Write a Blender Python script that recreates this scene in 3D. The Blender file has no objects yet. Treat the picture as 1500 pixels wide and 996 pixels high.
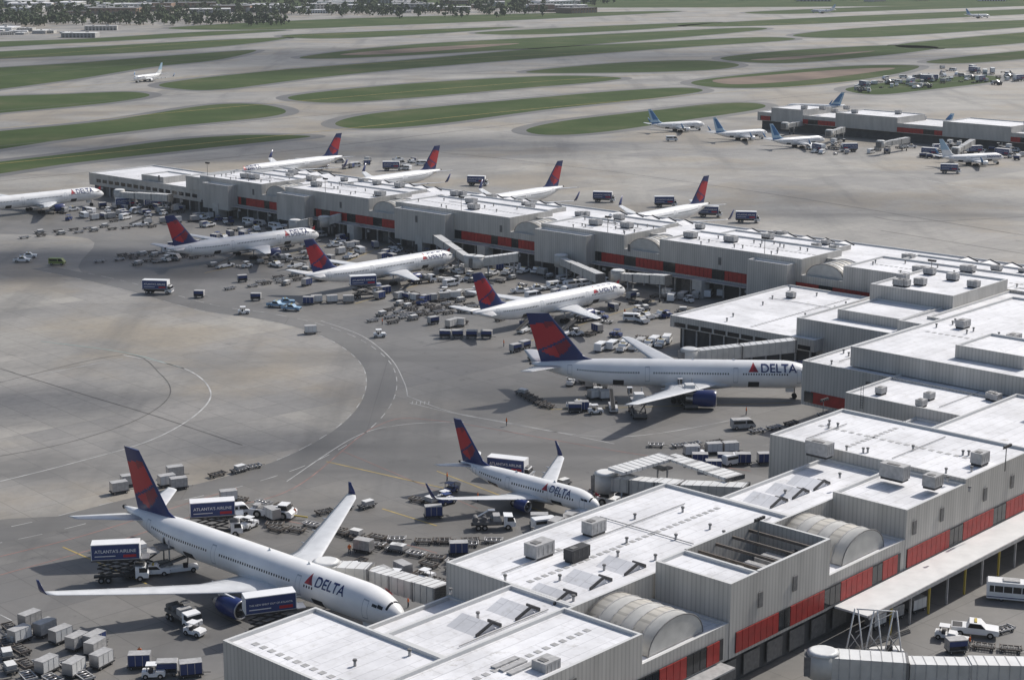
import bpy, bmesh, math, random
from mathutils import Vector, Matrix
random.seed(7)
R=math.radians
H=98.4; F=2517.0; TH=math.atan(583/2517.0)
CT,ST=math.cos(TH),math.sin(TH)
# photogrammetric survey: picture measurement of a point of KNOWN height z -> real world metres
def P(x,y,z=0.0):
    u=x-750.0; v=y-498.0
    t=(H-z)/(F*ST+v*CT)
    return Vector((u*t,(F*CT-v*ST)*t,z))

# ---------------------------------------------------------------- materials
def nt(m):
    m.use_nodes=True; return m.node_tree.nodes,m.node_tree.links
def mat(name,col,rough=.5,metal=0.0,noise=0.0,nscale=1.0,spec=.5):
    m=bpy.data.materials.new(name); n,l=nt(m); b=n['Principled BSDF']
    b.inputs['Base Color'].default_value=(*col,1); b.inputs['Roughness'].default_value=rough
    b.inputs['Metallic'].default_value=metal; b.inputs['Specular IOR Level'].default_value=spec
    if noise>0:
        tc=n.new('ShaderNodeTexCoord'); t=n.new('ShaderNodeTexNoise'); t.inputs['Scale'].default_value=nscale
        t.inputs['Detail'].default_value=5
        l.new(tc.outputs['Object'],t.inputs['Vector'])
        r=n.new('ShaderNodeMapRange'); r.inputs[1].default_value=.3;r.inputs[2].default_value=.7
        r.inputs[3].default_value=1-noise; r.inputs[4].default_value=1+noise*.4
        l.new(t.outputs['Fac'],r.inputs[0])
        mx=n.new('ShaderNodeVectorMath'); mx.operation='SCALE'; mx.inputs[0].default_value=col
        l.new(r.outputs[0],mx.inputs['Scale']); l.new(mx.outputs[0],b.inputs['Base Color'])
    return m
WHITE=mat('white_paint',(.82,.82,.82),.28,noise=.07,nscale=.35)
WINGM=mat('wing_grey',(.66,.67,.68),.35,noise=.12,nscale=.6)
NAVY=mat('navy_paint',(.012,.026,.12),.3)
NAVY2=mat('navy_box',(.025,.05,.17),.45,noise=.15,nscale=1)
RED=mat('red_paint',(.42,.016,.028),.35)
DRED=mat('dark_red_paint',(.21,.010,.028),.35)
GLASS=mat('dark_glass',(.015,.018,.022),.12)
WIN=mat('window_dark',(.03,.035,.045),.25)
METAL=mat('bare_metal',(.5,.5,.51),.35,.8)
DARK=mat('dark_metal',(.035,.035,.038),.6,noise=.3,nscale=2)
RUB=mat('rubber',(.02,.02,.02),.85)
LGREY=mat('light_grey_paint',(.42,.415,.41),.5,noise=.25,nscale=1.5)
DGREY=mat('grey_metal',(.16,.157,.155),.6,noise=.3,nscale=1.5)
RUST=mat('worn_steel',(.13,.11,.095),.75,noise=.4,nscale=1.2)
YEL=mat('yellow_paint',(.45,.34,.05),.5)
LBLUE=mat('light_blue_paint',(.22,.36,.50),.4)
GREENC=mat('lime_paint',(.22,.27,.07),.4)
ORG=mat('orange_vest',(.75,.16,.02),.7)
SKIN=mat('skin',(.35,.2,.13),.6)
TROU=mat('navy_cloth',(.02,.025,.05),.9)
DOORL=mat('door_line',(.42,.44,.47),.4)
TEAL=mat('blue_tail',(.05,.17,.36),.35)
PBLUE=mat('pale_blue_tail',(.35,.50,.62),.35)
COPE=mat('coping_metal',(.58,.58,.57),.45)
REDP=mat('red_panel',(.36,.018,.014),.5,noise=.25,nscale=.8)
GROUNDFL=mat('dark_ground_floor_wall',(.09,.09,.09),.8,noise=.4,nscale=.3)  # dark grey of the recessed ground-floor walls
BEIGE=mat('bridge_beige',(.52,.51,.48),.5,noise=.15,nscale=.6)
CANV=mat('canopy_white',(.70,.70,.69),.5,noise=.12,nscale=.4)
LINEW=mat('line_white',(.48,.48,.47),.7,noise=.5,nscale=.25)
LINEY=mat('line_yellow',(.42,.31,.09),.7,noise=.4,nscale=.3)
LINER=mat('line_red',(.33,.18,.155),.7,noise=.5,nscale=.3)
LINED=mat('line_dark',(.12,.115,.11),.8,noise=.4,nscale=.2)
LINEC=mat('line_teal',(.30,.40,.38),.7,noise=.4,nscale=.2)
TREEM=mat('tree_leaves',(.04,.065,.028),.9,noise=.5,nscale=.02)
TREE2=mat('tree_leaves_light',(.07,.095,.04),.9,noise=.5,nscale=.02)
TRUNK=mat('tree_bark',(.08,.06,.05),.9)

def ribmat(name,col,pitch,depth=.16,noise=.1):
    m=bpy.data.materials.new(name); n,l=nt(m); b=n['Principled BSDF']; b.inputs['Roughness'].default_value=.5
    tc=n.new('ShaderNodeTexCoord'); sp=n.new('ShaderNodeSeparateXYZ'); sn=n.new('ShaderNodeSeparateXYZ')
    l.new(tc.outputs['Object'],sp.inputs[0]); l.new(tc.outputs['Normal'],sn.inputs[0])
    ab=n.new('ShaderNodeMath'); ab.operation='ABSOLUTE'; l.new(sn.outputs[0],ab.inputs[0])
    g=n.new('ShaderNodeMath'); g.operation='GREATER_THAN'; g.inputs[1].default_value=.6; l.new(ab.outputs[0],g.inputs[0])
    mx=n.new('ShaderNodeMix'); l.new(g.outputs[0],mx.inputs[0]); l.new(sp.outputs[0],mx.inputs[2]); l.new(sp.outputs[1],mx.inputs[3])
    d=n.new('ShaderNodeMath'); d.operation='MULTIPLY'; d.inputs[1].default_value=1.0/pitch; l.new(mx.outputs[0],d.inputs[0])
    fr=n.new('ShaderNodeMath'); fr.operation='FRACT'; l.new(d.outputs[0],fr.inputs[0])
    lt=n.new('ShaderNodeMath'); lt.operation='LESS_THAN'; lt.inputs[1].default_value=.3; l.new(fr.outputs[0],lt.inputs[0])
    fl=n.new('ShaderNodeMath'); fl.operation='MULTIPLY'; fl.inputs[1].default_value=1/6.; l.new(d.outputs[0],fl.inputs[0])
    fo=n.new('ShaderNodeMath'); fo.operation='FLOOR'; l.new(fl.outputs[0],fo.inputs[0])
    wn=n.new('ShaderNodeTexWhiteNoise'); wn.noise_dimensions='1D'; l.new(fo.outputs[0],wn.inputs['W'])
    ms=n.new('ShaderNodeMapping'); ms.inputs['Scale'].default_value=(1,1,.18); l.new(tc.outputs['Object'],ms.inputs['Vector'])
    no=n.new('ShaderNodeTexNoise'); no.inputs['Scale'].default_value=.45; no.inputs['Detail'].default_value=6
    l.new(ms.outputs[0],no.inputs['Vector'])
    s1=n.new('ShaderNodeMath'); s1.operation='MULTIPLY_ADD'; s1.inputs[1].default_value=-depth; s1.inputs[2].default_value=1.0
    l.new(lt.outputs[0],s1.inputs[0])
    s2=n.new('ShaderNodeMath'); s2.operation='MULTIPLY_ADD'; s2.inputs[1].default_value=noise; l.new(wn.outputs[0],s2.inputs[0]); l.new(s1.outputs[0],s2.inputs[2])
    s3=n.new('ShaderNodeMath'); s3.operation='MULTIPLY_ADD'; s3.inputs[1].default_value=.6
    l.new(no.outputs[0],s3.inputs[0]); l.new(s2.outputs[0],s3.inputs[2])
    s4=n.new('ShaderNodeMath'); s4.operation='SUBTRACT'; s4.inputs[1].default_value=.32; l.new(s3.outputs[0],s4.inputs[0])
    v=n.new('ShaderNodeVectorMath'); v.operation='SCALE'; v.inputs[0].default_value=col; l.new(s4.outputs[0],v.inputs['Scale'])
    l.new(v.outputs[0],b.inputs['Base Color'])
    return m
WALL=ribmat('ribbed_wall_panel',(.47,.455,.425),.75,.2)
VAULT=ribmat('vault_panel',(.52,.49,.43),1.5,.25,.12)

def roofmat():
    m=bpy.data.materials.new('white_roof_membrane'); n,l=nt(m); b=n['Principled BSDF']; b.inputs['Roughness'].default_value=.6
    tc=n.new('ShaderNodeTexCoord')
    def brick(w,h,c1,c2,mo,ms):
        br=n.new('ShaderNodeTexBrick'); br.offset=.5; br.inputs['Scale'].default_value=1
        br.inputs['Brick Width'].default_value=w; br.inputs['Row Height'].default_value=h; br.inputs['Mortar Size'].default_value=ms
        for k,c in (('Color1',c1),('Color2',c2),('Mortar',mo)): br.inputs[k].default_value=(*c,1)
        l.new(tc.outputs['Object'],br.inputs['Vector']); return br.outputs[0]
    def mulc(a,c):
        mx=n.new('ShaderNodeMix'); mx.data_type='RGBA'; mx.blend_type='MULTIPLY'; mx.inputs[0].default_value=1
        l.new(a,mx.inputs[6]); l.new(c,mx.inputs[7]); return mx.outputs[2]
    x=mulc(brick(14,2.0,(.82,.82,.84),(.77,.77,.79),(.62,.62,.64),.06),brick(31,17,(.92,.92,.92),(1,1,1),(.9,.9,.9),.1))
    def layer(sc,lo,hi,c,prev,det=8):
        no=n.new('ShaderNodeTexNoise'); no.inputs['Scale'].default_value=sc; no.inputs['Detail'].default_value=det; no.inputs['Roughness'].default_value=.68
        l.new(tc.outputs['Object'],no.inputs['Vector'])
        cr=n.new('ShaderNodeValToRGB'); cr.color_ramp.elements[0].position=lo; cr.color_ramp.elements[0].color=c
        cr.color_ramp.elements[1].position=hi; cr.color_ramp.elements[1].color=(1,1,1,1)
        l.new(no.outputs[0],cr.inputs[0]); return mulc(prev,cr.outputs[0])
    x=layer(.09,.36,.58,(.78,.78,.78,1),x); x=layer(.7,.30,.48,(.82,.81,.79,1),x); x=layer(.25,.30,.37,(.66,.64,.60,1),x)
    l.new(x,b.inputs['Base Color'])
    return m
ROOF=roofmat()

def concrete(name,c1,c2,tan,tanamt,dark,ang,slab=7.6,pc=.84):
    m=bpy.data.materials.new(name); n,l=nt(m); b=n['Principled BSDF']; b.inputs['Roughness'].default_value=.6
    tc=n.new('ShaderNodeTexCoord'); mp=n.new('ShaderNodeMapping'); mp.inputs['Rotation'].default_value=(0,0,R(ang))
    l.new(tc.outputs['Object'],mp.inputs['Vector'])
    def brick(w,h,a,bb,mo,ms,off=0.0):
        br=n.new('ShaderNodeTexBrick'); br.offset=off; br.inputs['Scale'].default_value=1
        br.inputs['Brick Width'].default_value=w; br.inputs['Row Height'].default_value=h; br.inputs['Mortar Size'].default_value=ms
        br.inputs['Color1'].default_value=(*a,1); br.inputs['Color2'].default_value=(*bb,1); br.inputs['Mortar'].default_value=(*mo,1)
        l.new(mp.outputs[0],br.inputs['Vector']); return br
    A=brick(slab,slab,c1,c2,[x*.58 for x in c1],.08)
    B=brick(76,22.8,(pc,pc,pc+.01),(1.07,1.06,1.03),(1,1,1),0,.37)
    C=brick(22.8,15.2,(.90,.90,.90),(1.05,1.04,1.03),(1,1,1),0,.5)
    def mul(a,c,f=1.0,bt='MULTIPLY'):
        mx=n.new('ShaderNodeMix'); mx.data_type='RGBA'; mx.blend_type=bt
        if isinstance(f,float): mx.inputs[0].default_value=f
        else: l.new(f,mx.inputs[0])
        l.new(a,mx.inputs[6])
        if isinstance(c,tuple): mx.inputs[7].default_value=c
        else: l.new(c,mx.inputs[7])
        return mx.outputs[2]
    def noise(sc,det,lo,hi,stretch=None,ro=.6):
        no=n.new('ShaderNodeTexNoise'); no.inputs['Scale'].default_value=sc; no.inputs['Detail'].default_value=det; no.inputs['Roughness'].default_value=ro
        if stretch:
            m2=n.new('ShaderNodeMapping'); m2.inputs['Scale'].default_value=stretch[:3]; m2.inputs['Rotation'].default_value=(0,0,R(stretch[3]))
            l.new(tc.outputs['Object'],m2.inputs['Vector']); l.new(m2.outputs[0],no.inputs['Vector'])
        else: l.new(tc.outputs['Object'],no.inputs['Vector'])
        r=n.new('ShaderNodeMapRange'); r.interpolation_type='SMOOTHSTEP'
        for i,v in ((1,lo),(2,hi),(3,0),(4,1)): r.inputs[i].default_value=v
        l.new(no.outputs[0],r.inputs[0]); return r.outputs[0]
    def amt(f,a):
        g=n.new('ShaderNodeMath'); g.operation='MULTIPLY'; g.inputs[1].default_value=a; l.new(f,g.inputs[0]); return g.outputs[0]
    x=mul(A.outputs[0],B.outputs[0]); x=mul(x,C.outputs[0])
    x=mul(x,(*tan,1),amt(noise(.013,5,.46,.62),tanamt),'MIX')
    x=mul(x,(.10,.098,.095,1),amt(noise(.021,6,.46,.70),dark),'MIX')
    x=mul(x,(.08,.078,.075,1),amt(noise(.03,6,.48,.74,(.12,1,1,42)),dark*1.4),'MIX')
    x=mul(x,(.08,.078,.075,1),amt(noise(.045,6,.50,.73,(1,.10,1,40)),dark*1.2),'MIX')
    x=mul(x,(.05,.048,.045,1),amt(noise(.16,7,.58,.74,None,.7),dark*1.0),'MIX')
    x=mul(x,(.12,.115,.11,1),amt(noise(.5,6,.35,.75,None,.7),.28),'MIX')
    l.new(x,b.inputs['Base Color']); return m
CONC=concrete('apron_concrete',(.345,.33,.305),(.31,.298,.278),(.30,.25,.18),.65,.40,-42)
GATE=concrete('gate_concrete',(.205,.20,.193),(.18,.176,.17),(.225,.20,.165),.4,.65,-42)
ROADM=concrete('road_asphalt',(.175,.172,.167),(.16,.157,.153),(.20,.185,.16),.4,.5,0,30)
SHOU=concrete('shoulder_asphalt',(.14,.138,.135),(.125,.123,.12),(.155,.148,.13),.3,.2,0,40)
def grassmat():
    m=bpy.data.materials.new('grass'); n,l=nt(m); b=n['Principled BSDF']; b.inputs['Roughness'].default_value=.95; b.inputs['Specular IOR Level'].default_value=.1
    tc=n.new('ShaderNodeTexCoord'); no=n.new('ShaderNodeTexNoise'); no.inputs['Scale'].default_value=.018; no.inputs['Detail'].default_value=9; no.inputs['Roughness'].default_value=.68
    l.new(tc.outputs['Object'],no.inputs['Vector'])
    cr=n.new('ShaderNodeValToRGB'); e=cr.color_ramp.elements
    e[0].position=.32; e[0].color=(.040,.062,.022,1); e[1].position=.74; e[1].color=(.13,.115,.07,1)
    q=e.new(.50); q.color=(.052,.080,.028,1); q=e.new(.62); q.color=(.078,.095,.042,1)
    l.new(no.outputs[0],cr.inputs[0]); l.new(cr.outputs[0],b.inputs['Base Color']); return m
GRASS=grassmat()
DIRT=mat('bare_soil',(.18,.13,.10),.95,noise=.5,nscale=.02)

# ---------------------------------------------------------------- mesh builder
class MB:
    def __init__(s): s.v=[];s.f=[];s.m=[];s.sm=[];s.mats=[]
    def mi(s,m):
        if m not in s.mats: s.mats.append(m)
        return s.mats.index(m)
    def add(s,vs,fs,m,smooth=False):
        o=len(s.v); s.v+= [tuple(v) for v in vs]; k=s.mi(m)
        for f in fs: s.f.append([i+o for i in f]); s.m.append(k); s.sm.append(smooth)
    def box(s,c,d,m,rot=0.0,top=None):
        x,y,z=d[0]/2,d[1]/2,d[2]/2; vs=[]
        for sx,sy,sz in ((-1,-1,-1),(1,-1,-1),(1,1,-1),(-1,1,-1),(-1,-1,1),(1,-1,1),(1,1,1),(-1,1,1)):
            px,py=sx*x,sy*y
            vs.append((c[0]+px*math.cos(rot)-py*math.sin(rot),c[1]+px*math.sin(rot)+py*math.cos(rot),c[2]+sz*z))
        s.add(vs,[(3,2,1,0),(0,1,5,4),(1,2,6,5),(2,3,7,6),(3,0,4,7)],m); s.add(vs,[(4,5,6,7)],top or m)
    def prof(s,pts,y0,y1,m,mside=None,inset=0):
        n=len(pts); vs=[(x,y0,z) for x,z in pts]+[(x,y1,z) for x,z in pts]
        s.add(vs,[(i,i+n,(i+1)%n+n,(i+1)%n) for i in range(n)],m)
        s.add(vs,[tuple(range(n)),tuple(range(2*n-1,n-1,-1))],mside or m)
    def cyl(s,a,b,r0,r1,n,m,cap=True,smooth=True):
        a=Vector(a);b=Vector(b);d=(b-a).normalized(); u=d.orthogonal().normalized(); w=d.cross(u)
        vs=[]
        for c,r in ((a,r0),(b,r1)):
            for i in range(n):
                t=2*math.pi*i/n; vs.append(c+u*math.cos(t)*r+w*math.sin(t)*r)
        s.add(vs,[(i,(i+1)%n,(i+1)%n+n,i+n) for i in range(n)],m,smooth)
        if cap: s.add(vs,[tuple(range(n-1,-1,-1)),tuple(range(n,2*n))],m)
    def loft(s,rings,m,cap=True,smooth=True,mf=None):
        n=len(rings[0])
        for k in range(len(rings)-1):
            mm=mf(k) if mf else m
            s.add([*rings[k],*rings[k+1]],[(i,(i+1)%n,(i+1)%n+n,i+n) for i in range(n)],mm,smooth)
        if cap:
            s.add(rings[0],[tuple(range(n-1,-1,-1))],m); s.add(rings[-1],[tuple(range(n))],m)
    def beam(s,a,b,w,h,m,top=None):
        a=Vector(a);b=Vector(b); d=(b-a); dd=Vector((d.x,d.y,0)).normalized() if (abs(d.x)+abs(d.y))>1e-6 else Vector((1,0,0))
        q=Vector((-dd.y,dd.x,0))*w/2; 
        up=Vector((0,0,h/2)) if abs(d.z)<abs(d.length)*.9 else dd*h/2
        vs=[a-q-up,a+q-up,a+q+up,a-q+up,b-q-up,b+q-up,b+q+up,b-q+up]
        s.add(vs,[(0,1,5,4),(1,2,6,5),(3,0,4,7),(0,3,2,1),(4,5,6,7)],m); s.add(vs,[(2,3,7,6)],top or m)
    def block(s,x0,x1,y0,y1,z0,z1,wall=None,roof=None,par=.5,th=.45):
        wall=wall or WALL; roof=roof or ROOF
        o=[(x0,y0),(x1,y0),(x1,y1),(x0,y1)]; i=[(x0+th,y0+th),(x1-th,y0+th),(x1-th,y1-th),(x0+th,y1-th)]
        zt=z1+par
        vs=[(*p,z0) for p in o]+[(*p,zt) for p in o]+[(*p,zt) for p in i]+[(*p,z1) for p in i]
        s.add(vs,[(k,(k+1)%4,(k+1)%4+4,k+4) for k in range(4)]+[(3,2,1,0)],wall)
        s.add(vs,[(k+4,(k+1)%4+4,(k+1)%4+8,k+8) for k in range(4)],COPE)
        s.add(vs,[(k+8,(k+1)%4+8,(k+1)%4+12,k+12) for k in range(4)],COPE)
        s.add(vs,[(12,13,14,15)],roof)
    def fit(s,fx,fy):   # survey frame -> true orthogonal wing frame
        s.v=[(fx(v[0]),fy(v[1]),v[2]) for v in s.v]; return s
    def mesh(s,name):
        me=bpy.data.meshes.new(name); me.from_pydata(s.v,[],s.f)
        for m in s.mats: me.materials.append(m)
        me.polygons.foreach_set('material_index',s.m); me.polygons.foreach_set('use_smooth',s.sm); me.update()
        if len(s.v)<60000:
            bm=bmesh.new(); bm.from_mesh(me); bmesh.ops.remove_doubles(bm,verts=bm.verts,dist=.0004)
            bm.to_mesh(me); bm.free()
        return me
def obj(me,name,loc=(0,0,0),rz=0.0,parent=None,sc=1.0):
    o=bpy.data.objects.new(name,me); o.location=loc; o.rotation_euler=(0,0,rz); o.scale=(sc,)*3
    bpy.context.scene.collection.objects.link(o)
    if parent: o.parent=parent
    return o
def empty(name,loc=(0,0,0),rz=0.0):
    return obj(None,name,loc,rz)

# ---------------------------------------------------------------- curves on the ground
def cat(pts,closed=False,n=8):
    out=[]; N=len(pts)
    rng=range(N) if closed else range(N-1)
    for i in rng:
        g=(lambda k: pts[k%N]) if closed else (lambda k: pts[min(max(k,0),N-1)])
        p0,p1,p2,p3=g(i-1),g(i),g(i+1),g(i+2)
        for k in range(n):
            t=k/n; out.append(.5*((2*p1)+(p2-p0)*t+(2*p0-5*p1+4*p2-p3)*t*t+(3*p1-p0-3*p2+p3)*t**3))
    if not closed: out.append(pts[-1].copy())
    return out
def polymesh(mb,pts,z,m):
    bm=bmesh.new(); vs=[bm.verts.new((p.x,p.y,z)) for p in pts]
    f=bm.faces.new(vs); bmesh.ops.triangulate(bm,faces=[f]); bm.verts.index_update(); bm.normal_update()
    fs=[]
    for f in bm.faces:
        ids=[v.index for v in f.verts]
        if f.normal.z<0: ids.reverse()
        fs.append(ids)
    mb.add([v.co.copy() for v in bm.verts],fs,m); bm.free()
def area(pts): return sum(a.x*b.y-b.x*a.y for a,b in zip(pts,pts[1:]+pts[:1]))/2
def offset(pts,d):
    sg=1 if area(pts)>0 else -1; out=[]; N=len(pts)
    for i,p in enumerate(pts):
        t=(pts[(i+1)%N]-pts[i-1]); t.z=0
        if t.length<1e-6: out.append(p.copy()); continue
        t.normalize(); out.append(p+Vector((t.y,-t.x,0))*sg*d)
    return out
def strip(mb,pts,w,z,m,dash=None):
    acc=0; N=len(pts)
    L=[];Rr=[]
    for i,p in enumerate(pts):
        t=pts[min(i+1,N-1)]-pts[max(i-1,0)]; t.z=0; t.normalize(); q=Vector((-t.y,t.x,0))*w/2
        a=p+q;b=p-q; L.append((a.x,a.y,z)); Rr.append((b.x,b.y,z))
    for i in range(N-1):
        seg=(pts[i+1]-pts[i]).length
        if dash is None or (acc%(dash*2))<dash:
            mb.add([Rr[i],Rr[i+1],L[i+1],L[i]],[(0,1,2,3)],m)
        acc+=seg
def resample(pts,d):
    out=[pts[0]]; 
    for a,b in zip(pts,pts[1:]):
        n=max(1,int((b-a).length/d))
        for k in range(1,n+1): out.append(a.lerp(b,k/n))
    return out
def px(l,z=0): return [P(a,b,z) for a,b in l]

# ---------------------------------------------------------------- ground
g=MB(); S=30000
g.add([(-S,-3000,0),(S,-3000,0),(S,S,0),(-S,S,0)],[(0,1,2,3)],CONC); obj(g.mesh('ground'),'ground')
islands=[
 [(-60,262),(-60,246),(120,223),(250,206),(340,199),(395,198),(455,200),(400,207),(250,223),(100,240)],
 [(-60,225),(-60,200),(150,178),(300,155),(375,153),(418,162),(390,172),(250,186),(100,204)],
 [(-60,172),(-60,146),(100,138),(190,135),(218,141),(150,152),(0,166)],
 [(-60,137),(-60,106),(120,92),(290,79),(375,74),(320,88),(220,99),(120,115),(0,131)],
 [(242,122),(400,104),(600,88),(800,71),(1000,60),(1120,55),(1160,59),(1000,70),(800,85),(600,101),(450,116),(330,131),(265,131)],
 [(428,141),(600,123),(800,112),(905,114),(880,120),(750,131),(600,144),(480,151)],
 [(492,180),(560,165),(750,147),(900,134),(1000,129),(1028,134),(960,144),(800,161),(640,182),(530,189)],
 [(772,190),(830,177),(950,163),(1050,152),(1110,152),(1112,160),(1000,177),(880,194),(800,198)],
 [(770,106),(900,93),(1020,89),(1082,95),(1040,103),(900,107)],
 [(445,83),(600,66),(800,55),(1000,45),(1100,41),(1110,45),(900,63),(700,76),(500,86)],
 [(1055,86),(1150,75),(1300,67),(1375,70),(1300,81),(1150,93)],
 [(1165,51),(1300,39),(1560,28),(1560,35),(1350,51),(1220,56)],
 [(1320,65),(1560,44),(1560,56),(1400,71)],
 [(1240,130),(1330,118),(1440,111),(1460,119),(1350,133),(1280,139)],
 [(1365,89),(1560,70),(1560,80),(1420,93)],
 [(-60,88),(-60,80),(120,70),(300,60),(420,56),(330,68),(150,80)],
 [(-60,72),(-60,64),(130,57),(300,47),(420,45),(250,56),(60,66)],
 [(250,41),(500,28),(800,20),(1000,17),(800,28),(560,38),(380,44)],
 [(1000,37),(1250,24),(1560,12),(1560,18),(1250,33),(1080,39)],
 [(700,48),(900,38),(1050,33),(950,43),(780,51)],
 [(420,52),(620,44),(760,40),(600,52),(470,57)],
 [(1100,18),(1300,10),(1560,3),(1560,7),(1300,16),(1150,21)],
]
dirt=[[(1045,118),(1120,111),(1240,102),(1310,100),(1280,106),(1180,118),(1080,124)],[(500,80),(620,70),(760,64),(680,72),(560,80)],[(1100,88),(1180,82),(1280,75),(1240,80),(1150,88)]]
gm=MB(); sh=MB()
for isl in islands+[[(1015,120),(1120,107),(1250,97),(1345,97),(1300,111),(1180,126),(1060,129)]]:
    p=cat(px(isl),True,10); polymesh(gm,p,.03,GRASS); polymesh(sh,offset(p,8),.015,SHOU)
polymesh(gm,[Vector(p) for p in ((-6000,2450,0),(300,2680,0),(6000,3700,0),(6000,29000,0),(-6000,29000,0))],.05,GRASS)
dm=MB()
for isl in dirt:
    polymesh(dm,cat(px(isl),True,10),.06,DIRT)
obj(sh.mesh('taxiway_shoulder'),'taxiway_shoulder'); obj(gm.mesh('grass'),'grass'); obj(dm.mesh('bare_soil'),'bare_soil')
ga=MB()
polymesh(ga,cat(px([(-80,790),(120,752),(300,718),(450,680),(540,625),(575,575),(560,530),(510,492),(430,468),(300,452),(120,400),(130,350),(-60,340),(-120,320),(60,300),(300,290),(700,330),(1250,440),(1500,520),(1500,800),(1500,1100),(700,1100),(-200,1100)]),True,6),.012,GATE)
obj(ga.mesh('gate_apron'),'gate_apron')
rd=MB()
rc=cat(px([(-80,800),(60,772),(200,737),(330,708),(440,672),(520,625),(556,578),(552,535),(510,500),(450,477),(380,462),(300,450),(170,415),(60,392)]),False,14)
strip(rd,rc,6.6,.022,ROADM); obj(rd.mesh('service_road'),'service_road')
mk=MB()
strip(mk,resample(offset(rc[1:-1],3.5),2.0),.2,.03,LINEW,4); strip(mk,resample(offset(rc[1:-1],-3.5),2.0),.2,.03,LINEW,4)
def ln(pts,w,m,dash=None,z=.034,n=10):
    c=cat(px(pts),False,n); c=resample(c,1.5) if dash else c; strip(mk,c,w,z,m,dash)
ln([(470,470),(530,492),(572,525),(592,560),(597,580)],.22,LINEW); ln([(597,580),(660,603),(760,622),(900,650)],.22,LINEW)
ln([(0,705),(100,680),(220,645),(290,605),(308,572),(270,540),(180,520)],.35,LINEW); ln([(270,540),(180,516),(60,500)],.3,LINEC)
ln([(0,540),(130,580),(230,610),(355,652)],.25,LINED); ln([(0,668),(100,648),(200,615),(248,580),(235,548),(180,520),(0,560)],.25,LINED)
ln([(0,815),(120,785),(240,748),(330,720)],.25,LINER); ln([(0,842),(150,800),(300,750),(430,715),(550,625),(640,616),(900,660),(1100,690)],.22,LINER)
ln([(92,801),(215,855)],.3,LINEY); ln([(478,676),(655,716)],.3,LINEY); ln([(0,900),(120,960)],.2,LINEW,3)
ln([(560,745),(640,770)],.3,LINEY); ln([(600,590),(700,612),(900,640),(1100,610)],.22,LINEW)
ln([(420,705),(520,640),(590,622),(680,618)],.22,LINEW); ln([(500,660),(700,745)],.15,LINER)
ln([(300,740),(560,790),(640,810)],.2,LINER); ln([(0,965),(250,975)],.2,LINEW,3)
ln([(600,345),(480,395)],.3,LINEY); ln([(1290,338),(1500,372)],.4,LINED); ln([(1280,318),(1340,325),(1500,318)],.4,LINED)
ln([(560,215),(800,240),(1100,280),(1500,345)],.5,LINED); ln([(640,200),(900,215),(1200,240),(1500,290)],.4,LINEW); ln([(0,560),(180,525)],.25,LINEW)
for i in range(9):
    ln([(-60,272-i*26),(420,222-i*24),(760,182-i*20),(1000,158-i*17),(1500,110-i*12)],.8,LINEY if i%2 else LINED)
for a,b in (((300,400),(520,350)),((520,445),(720,385)),((760,505),(960,440)),((800,600),(1160,590)),((640,690),(900,790))):
    ln([a,b],.25,LINEY)
for k in range(5):
    p=P(604,590); strip(mk,[p+Vector((k*.9,-1.2,0)),p+Vector((k*.9,1.2,0))],.2,.036,LINEW)
obj(mk.mesh('apron_markings'),'apron_markings')

# ---------------------------------------------------------------- aircraft
KINDS={
 'a330':dict(L=66,D=5.64,zc=4.9,span=61.5,cr=11.5,ct=2.5,fin=17.2,re=1.55,le=6.2,eng=.31,wl=1.9,nw=(16.5,58),tx=-16.3,ts=1.85),
 'b777':dict(L=64.5,D=6.2,zc=5.4,span=62,cr=13,ct=2.6,fin=18.6,re=1.85,le=6.6,eng=.32,wl=0,nw=(8,54),tx=-14.0,ts=2.35),
 'b767':dict(L=57.5,D=5.1,zc=4.7,span=49,cr=10.3,ct=2.4,fin=16.3,re=1.4,le=5.4,eng=.31,wl=0,nw=(7,48),tx=-12.6,ts=2.1),
 'b767w':dict(L=57.5,D=5.1,zc=4.7,span=48,cr=10.3,ct=2.4,fin=16.3,re=1.4,le=5.4,eng=.31,wl=3.2,nw=(7,48),tx=-12.6,ts=2.1),
 'b737':dict(L=33.2,D=3.9,zc=3.3,span=34.3,cr=7.3,ct=1.7,fin=12.5,re=1.05,le=3.6,eng=.29,wl=2.5,nw=(4,27),tx=-10.2,ts=1.45),
}
def text_mesh(body):
    c=bpy.data.curves.new('t','FONT'); c.body=body; c.size=1.0; c.offset=.012; o=bpy.data.objects.new('t',c)
    bpy.context.scene.collection.objects.link(o); bpy.context.view_layer.update()
    me=bpy.data.meshes.new_from_object(o.evaluated_get(bpy.context.evaluated_depsgraph_get()))
    bpy.data.objects.remove(o)
    bm=bmesh.new(); bm.from_mesh(me); bmesh.ops.triangulate(bm,faces=bm.faces)
    for k in (.15,.3,.45,.6):
        bmesh.ops.bisect_plane(bm,geom=bm.verts[:]+bm.edges[:]+bm.faces[:],plane_co=(0,k,0),plane_no=(0,1,0))
    bm.verts.index_update(); r=([tuple(v.co) for v in bm.verts],[[v.index for v in f.verts] for f in bm.faces]); bm.free(); return r
TX={}
def text(b):
    if b not in TX: TX[b]=text_mesh(b)
    return TX[b]
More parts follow.
